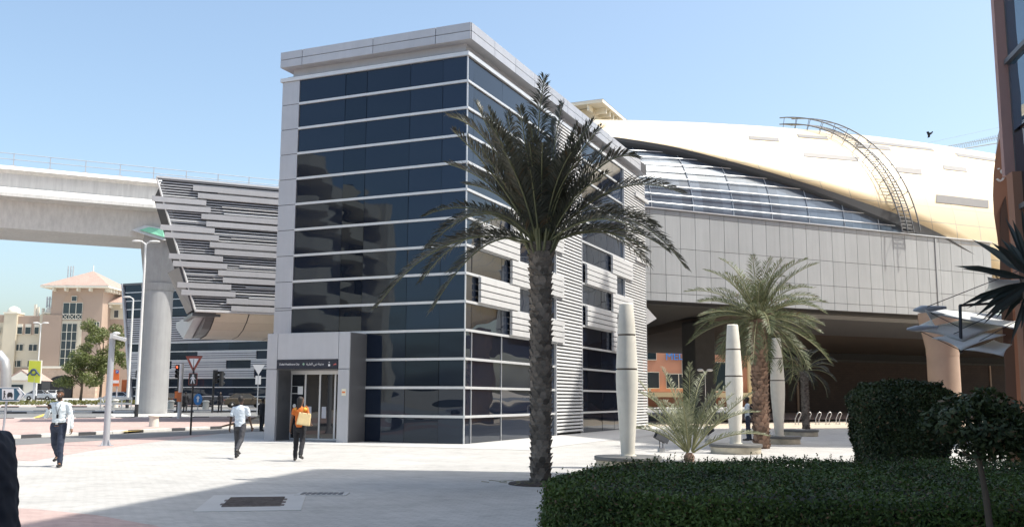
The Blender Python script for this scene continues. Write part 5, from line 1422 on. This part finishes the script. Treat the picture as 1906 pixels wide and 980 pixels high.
# ------------------------------------------------------------------ people
skin_b=mat('brown_skin',(.17,.085,.05),.55);skin_d=mat('deep_brown_skin',(.06,.033,.022),.5)
hairm=mat('black_hair',(.012,.010,.009),.6,bump=.4,bscale=80)
navy=mat('navy_denim',(.028,.038,.065),.85,var=.15,vscale=8);dgrey=mat('dark_trousers',(.045,.047,.055),.85,var=.12,vscale=6);blk=mat('black_cloth',(.014,.014,.018),.85,var=.2,vscale=6)
shirtw=mat('pale_blue_shirt',(.62,.68,.72),.8,var=.08,vscale=14,bump=1.,bscale=14);tee=mat('white_pale_tee',(.62,.69,.76),.8,var=.10,vscale=16,bump=1.,bscale=14)
orange=mat('orange_top',(.62,.16,.025),.8,var=.08,vscale=8,bump=.3,bscale=9);yellowc=mat('yellow_shoulder',(.75,.42,.06),.8)
shoe=mat('black_shoe',(.012,.011,.011),.4)
def folds(o,amp):
    from mathutils import noise
    me=o.data;nn=[v.normal.copy() for v in me.vertices]
    for v,n in zip(me.vertices,nn):
        p=v.co;k=noise.noise(Vector((p.x*9,p.y*9,p.z*16+p.x*8)))+.5*noise.noise(Vector((p.x*22,p.y*22,p.z*30)))
        v.co=p+n*amp*k
def V3(x,y,z): return Vector((x,y,z))
def person(loc,rz,h,label,legs,arms,skin,shirt,trous,shoes=shoe,hair='short',beard=False,female=False,sleeve=1.,turn=0.,tilt=0.,vox=.011,lean=0.,bulk=1.,tuck=0.):
    """legs: ((swing,knee),(swing,knee)) left,right degrees; arms: ((fwd,out,elbow,elbow_in)) """
    e=empty('person',loc,rz,label,'person')
    s=h/1.75
    hipz=.93;sw=.19 if not female else .165
    J={}
    for i,sd in ((0,-1),(1,1)):
        a=R(legs[i][0]);k=R(legs[i][1]);hp=V3(sd*.095,0,hipz)
        kn=hp+V3(sd*.035,math.sin(a),-math.cos(a))*.44;an=kn+V3(sd*.06,math.sin(a-k),-math.cos(a-k))*.42
        fa=a-k+ (R(12) if legs[i][1]>25 else 0);ft=an+V3(sd*.02,math.cos(fa*.6)*.16,math.sin(fa*.6)*.16-.045)
        J[i]=(hp,kn,an,ft)
    low=min(min(J[i][2].z-.085,J[i][3].z-.025) for i in (0,1));up=-low
    for i in (0,1): J[i]=tuple(p+V3(0,0,up) for p in J[i])
    hz=hipz+up
    lv=math.sin(R(lean))
    ch=V3(0,lv*.35,hz+.40);nk=V3(0,lv*.5+.0,hz+.55);hd=V3(0,lv*.55+.03,hz+.715)
    A={}
    for i,sd in ((0,-1),(1,1)):
        f,o,el,ein=arms[i];f=R(f);o=R(o)
        sh_=V3(sd*sw,lv*.42,hz+.465)
        d=V3(sd*math.sin(o),math.sin(f)*math.cos(o),-math.cos(f)*math.cos(o));eb=sh_+d*.29
        f2=f+R(el);d2=V3(sd*math.sin(o)*.5-sd*math.sin(R(ein)),math.sin(f2)*math.cos(R(ein)),-math.cos(f2)*math.cos(R(ein))).normalized();wr=eb+d2*.25
        A[i]=(sh_,eb,wr,d2)
    # body
    m=MB()
    Mh=Matrix.Rotation(R(turn),3,'Z')@Matrix.Rotation(R(-tilt),3,'X')
    def hp_(v): return hd+Mh@Vector(v)
    m.ell(hd,.074,.092,.11,16,12,M=Mh);m.ell(hp_((0,.03,-.05)),.055,.06,.065,12,8,M=Mh)
    m.cap(hp_((0,.088,.012)),hp_((0,.104,-.02)),.009,.015,8)
    m.ell(hp_((0,.088,-.052)),.025,.012,.010,8,6,M=Mh)
    for sd in (-1,1): m.ell(hp_((sd*.078,0,-.005)),.012,.02,.032,8,6,M=Mh);m.ell(hp_((sd*.03,.078,.02)),.018,.012,.012,8,6,M=Mh)
    m.cap(nk-V3(0,0,.05),hd-V3(0,.01,.05),.055,.05)
    for z,rx,ry in ((.0,.13,.1),(.15,.12,.09),(.3,.14,.1),(.43,.15,.095)): m.ell(V3(0,lv*z,hz+z),rx*(.92 if female else 1),ry,.12,14,8)
    for i,sd in ((0,-1),(1,1)):
        hp2,kn,an,ft=J[i];m.cap(hp2,kn,.075,.05);m.cap(kn,an,.052,.035);m.cap(an,ft,.035,.028)
        sh_,eb,wr,d2=A[i];m.cap(V3(sd*.07,sh_.y,sh_.z+.02),sh_,.05,.05);m.cap(sh_,eb,.047,.036);m.cap(eb,wr,.037,.025)
        # hand: palm, four fingers, thumb
        sx=d2.cross(V3(0,0,1) if abs(d2.z)<.9 else V3(0,1,0)).normalized()
        if abs(d2.z)>=.9: sx=V3(0,1,0)
        pn=d2.cross(sx).normalized();pc=wr+d2*.05
        m.cap(wr,pc+d2*.02,.024,.026,8);m.cap(pc-sx*.02,pc+sx*.02,.022,.022,8)
        curl=-pn if pn.x*sd>0 else pn
        for q,Lf in ((-.028,.062),(-.01,.075),(.009,.078),(.027,.068)):
            b0=pc+d2*.03+sx*q;b1=b0+(d2*.85+curl*.3).normalized()*Lf*.5;b2=b1+(d2*.5+curl*.8).normalized()*Lf*.5
            m.cap(b0,b1,.0095,.009,6);m.cap(b1,b2,.009,.008,6)
        t0=wr+d2*.025+sx*.028;t1=t0+(d2*.7+sx*.7).normalized()*.035;m.cap(t0,t1,.011,.010,6);m.cap(t1,t1+(d2*.9+sx*.1+curl*.3).normalized()*.028,.010,.009,6)
    b=m.build('body',skin,e);b.scale=(s,)*3;remesh(b,vox,2)
    # eyes
    m=MB()
    for sd in (-1,1): m.ell(hp_((sd*.030,.086,.018)),.012,.008,.007,8,6,M=Mh)
    o=m.build('eyes',whp,e);o.scale=(s,)*3
    # shirt
    m=MB();lo=(.02 if not female else -.02)+tuck
    fx=(.88 if female else 1)*bulk
    rings=((-.10+lo,.152,.115),(-.04+lo,.158,.120),(max(.06,lo),.156,.118),(.16,.152,.112),(.26,.160,.116),(.36,.172,.120),(.44,.172,.112),(.50,.150,.095),(.54,.10,.075),(.56,.06,.055))
    n_=24;vs=[(rx*fx*math.cos(2*math.pi*k/n_),lv*max(z,0)+ry*bulk*math.sin(2*math.pi*k/n_),hz+z) for z,rx,ry in rings for k in range(n_)]
    m.add(vs,[(i*n_+k,i*n_+(k+1)%n_,(i+1)*n_+(k+1)%n_,(i+1)*n_+k) for i in range(len(rings)-1) for k in range(n_)]+[tuple(reversed(range(n_))),tuple(range((len(rings)-1)*n_,len(rings)*n_))])
    for i,sd in ((0,-1),(1,1)):
        sh_,eb,wr,d2=A[i];m.cap(V3(sd*.06,sh_.y,sh_.z+.035),sh_,.055,.062)
        if sleeve>=1: m.cap(sh_,eb,.066,.052);m.cap(eb,wr-d2*.01,.052,.038)
        else: m.cap(sh_,sh_.lerp(eb,sleeve),.066,.062)
    m.cap(nk-V3(0,0,.06),nk-V3(0,0,.02),.072,.062)
    o=m.build('shirt',shirt,e);o.scale=(s,)*3;remesh(o,.012,5);folds(o,.011)
    # trousers
    m=MB();m.ell(V3(0,0,hz+.02+tuck*.3),.152,.112,.09+tuck*.25,16,8);m.ell(V3(0,-.01,hz-.06),.15,.118,.1,16,8)
    for i,sd in ((0,-1),(1,1)):
        hp2,kn,an,ft=J[i];m.cap(hp2,kn,.098,.074);m.cap(kn,an+(kn-an)*.04,.074,.062)
    o=m.build('trousers',trous,e);o.scale=(s,)*3;remesh(o,.012,4);folds(o,.009)
    # shoes
    for i in (0,1):
        m=MB();hp2,kn,an,ft=J[i];hl=an+V3(0,-.035,-.045)
        m.cap(hl,ft,.042,.036,10);m.cap(an-V3(0,0,.01),hl,.044,.042,10);m.cap(ft,ft+V3(0,.04,0),.038,.030,10)
        o=m.build('shoe',shoes,e);o.scale=(s,)*3;remesh(o,.009,3)
    # hair
    m=MB()
    if hair=='short':
        m.ell(hp_((0,-.034,.03)),.081,.084,.098,16,12,M=Mh);m.ell(hp_((0,.008,.085)),.066,.072,.036,14,8,M=Mh)
    else:
        m.ell(hp_((0,-.034,.02)),.085,.086,.105,16,12,M=Mh);m.cap(hp_((0,-.07,-.02)),hp_((-.0,-.10,-.24)),.062,.04);m.cap(hp_((.05,-.05,-.02)),hp_((.05,-.075,-.2)),.04,.025);m.cap(hp_((-.05,-.05,-.02)),hp_((-.05,-.075,-.2)),.04,.025)
    o=m.build('hair',hairm,e);o.scale=(s,)*3;remesh(o,.011,3)
    if beard:
        m=MB();m.ell(hp_((0,.045,-.075)),.055,.052,.05,14,8,M=Mh);m.ell(hp_((0,.06,-.1)),.036,.034,.035,12,8,M=Mh)
        for sd in (-1,1): m.cap(hp_((sd*.062,.03,-.02)),hp_((sd*.05,.05,-.07)),.018,.022)
        m.cap(hp_((-.025,.092,-.038)),hp_((.025,.092,-.038)),.009,.009)
        o=m.build('beard',hairm,e);o.scale=(s,)*3;remesh(o,.009,2)
    return e,J,A,hz,s,hd
# man with beard walking toward camera
g=G(104,868)
e,J,A,hz,s,hd=person(g,R(184),1.74,'bearded man in a pale shirt and navy jeans walking toward the camera',((14,10),(-16,34)),((-8,14,14,0),(24,12,118,30)),skin_b,shirtw,navy,beard=True,tilt=14,tuck=.13)
m=MB().lathe([(.158,-.018),(.16,.018)],(0,0,hz+.055),n=28,sy=.74);o=m.build('belt',shoe,e);o.scale=(s,)*3
o=MB().box(-.025,.025,.115,.135,hz+.035,hz+.075).build('buckle',hm,e);o.scale=(s,)*3
m=MB();m.tube([(.06,.09,hz+.5),(.03,.135,hz+.38),(-.01,.14,hz+.26)],.005,5);m.tube([(-.06,.09,hz+.5),(-.03,.135,hz+.38),(-.01,.14,hz+.26)],.005,5);m.box(-.035,.015,.135,.142,hz+.17,hz+.26);o=m.build('lanyard',blk,e);o.scale=(s,)*3
fd=MB().box(-.018,.0,-.15,.15,-.2,.2).build('folder',mat('white_folder',(.78,.78,.78),.6),None)
wp_=A[0][2]*s;fd.location=Matrix.Rotation(R(184),3,'Z')@Vector((wp_.x+.05,wp_.y,wp_.z+.10))+g;fd.rotation_euler=(R(4),0,R(184));tag(fd,'white folder held low at the side of the bearded man','folder')
ph=MB().box(-.036,.036,-.005,.005,-.07,.07).build('phone',blk);wp_=(A[1][2]+A[1][3]*.08)*s
ph.location=Matrix.Rotation(R(184),3,'Z')@Vector((wp_.x-.01,wp_.y+.03,wp_.z))+g;ph.rotation_euler=(R(-50),0,R(184));tag(ph,'small dark phone in the raised hand of the bearded man','phone')
# man in tee walking away
g=G(444,852)
e,J,A,hz,s,hd=person(g,R(-6),1.62,'man in a white short sleeved top and dark trousers walking away',((16,8),(-20,36)),((-12,12,14,0),(14,12,12,0)),skin_d,tee,dgrey,sleeve=.62,turn=-8)
# woman with bag
g=G(556,857)
e,J,A,hz,s,hd=person(g,R(-2),1.6,'woman in an orange top and black trousers walking toward the entrance doors',((10,4),(-14,26)),((-8,14,18,0),(10,16,50,10)),skin_b,orange,blk,hair='long',female=True,sleeve=.4,turn=-30,tuck=.10)
m=MB()
m.ell(V3(-.13,0,hz+.47),.075,.07,.055);m.ell(V3(.13,-.01,hz+.47),.085,.085,.06);o=m.build('shoulder_trim',yellowc,e);o.scale=(s,)*3
m=MB();m.prism([(-.17,0,-.16),(.17,0,-.16),(.15,0,.15),(-.15,0,.15)],(0,.11,0));bag=m.build('tote_bag',mat('cream_bag',(.72,.56,.30),.8,var=.1,vscale=10),None,bevel=.02)
bm=MB()
for q in (-.0,.1): bm.tube([(-.07,q,.14),(-.06,q,.28),(0,q,.33),(.06,q,.28),(.07,q,.14)],.009,6)
bm.build('handles',mat('bag_handle',(.55,.22,.06),.7),bag)
bag.location=(g.x+.15,g.y-.24,1.16*s);bag.rotation_euler=(R(-6),R(8),R(8));tag(bag,'cream tote bag with orange handles carried behind the shoulder of the woman in orange','bag')
# man with backpack
g=G(1393,819)
e,J,A,hz,s,hd=person((g.x,g.y,0),R(75),1.66,'man in a white top and blue jeans wearing a backpack behind the middle pylon',((2,3),(-3,5)),((20,8,70,10),(15,8,75,10)),skin_d,tee,navy,sleeve=.6,vox=.014)
bp_=MB().box(-.15,.15,-.17,.0,-.24,.24).build('backpack',blk,None,bevel=.05);d=Vector((-math.sin(R(75)),math.cos(R(75)),0));bp_.location=Vector((g.x,g.y,1.18))-d*.10;bp_.rotation_euler=(0,0,R(75));tag(bp_,'dark backpack on the man behind the second pylon','backpack')
# far pedestrians
def far_person(px,py,Y,rz,h,label,shirt,tr,legs=((8,4),(-8,12)),fem=False,hair='short'):
    p=atY(px,py,Y);return person((p.x,Y,gz(p.x,Y)+.02),rz,h,label,legs,((-6,8,10,0),(8,8,10,0)),skin_d,shirt,tr,vox=.02,female=fem,hair=hair)
far_person(344,768,83,R(10),1.72,'dark dressed person waiting at the crossing beside the pale push button pole',blk,blk)
far_person(409,768,83,R(-170),1.72,'dark dressed person beside the pair of dark signal heads',blk,blk,fem=True,hair='long')
far_person(487,800,46,R(-20),1.5,'dark clothed person half hidden behind the entrance portal',blk,blk)
far_person(1321,786,60,R(90),1.6,'shaded person far away under the station deck',blk,blk)
# close figure cut by the left edge
e,J,A,hz,s,hd=person((-2.42,4.62,0),R(88),1.70,'close figure in a dark navy top cut off by the left edge of the view',((2,3),(-2,3)),((0,8,16,0),(-6,10,20,4)),skin_d,mat('navy_top',(.018,.024,.04),.8,var=.2,vscale=5,bump=.3,bscale=8),navy,vox=.012,lean=9,bulk=1.22)
# shirt is looser on this figure
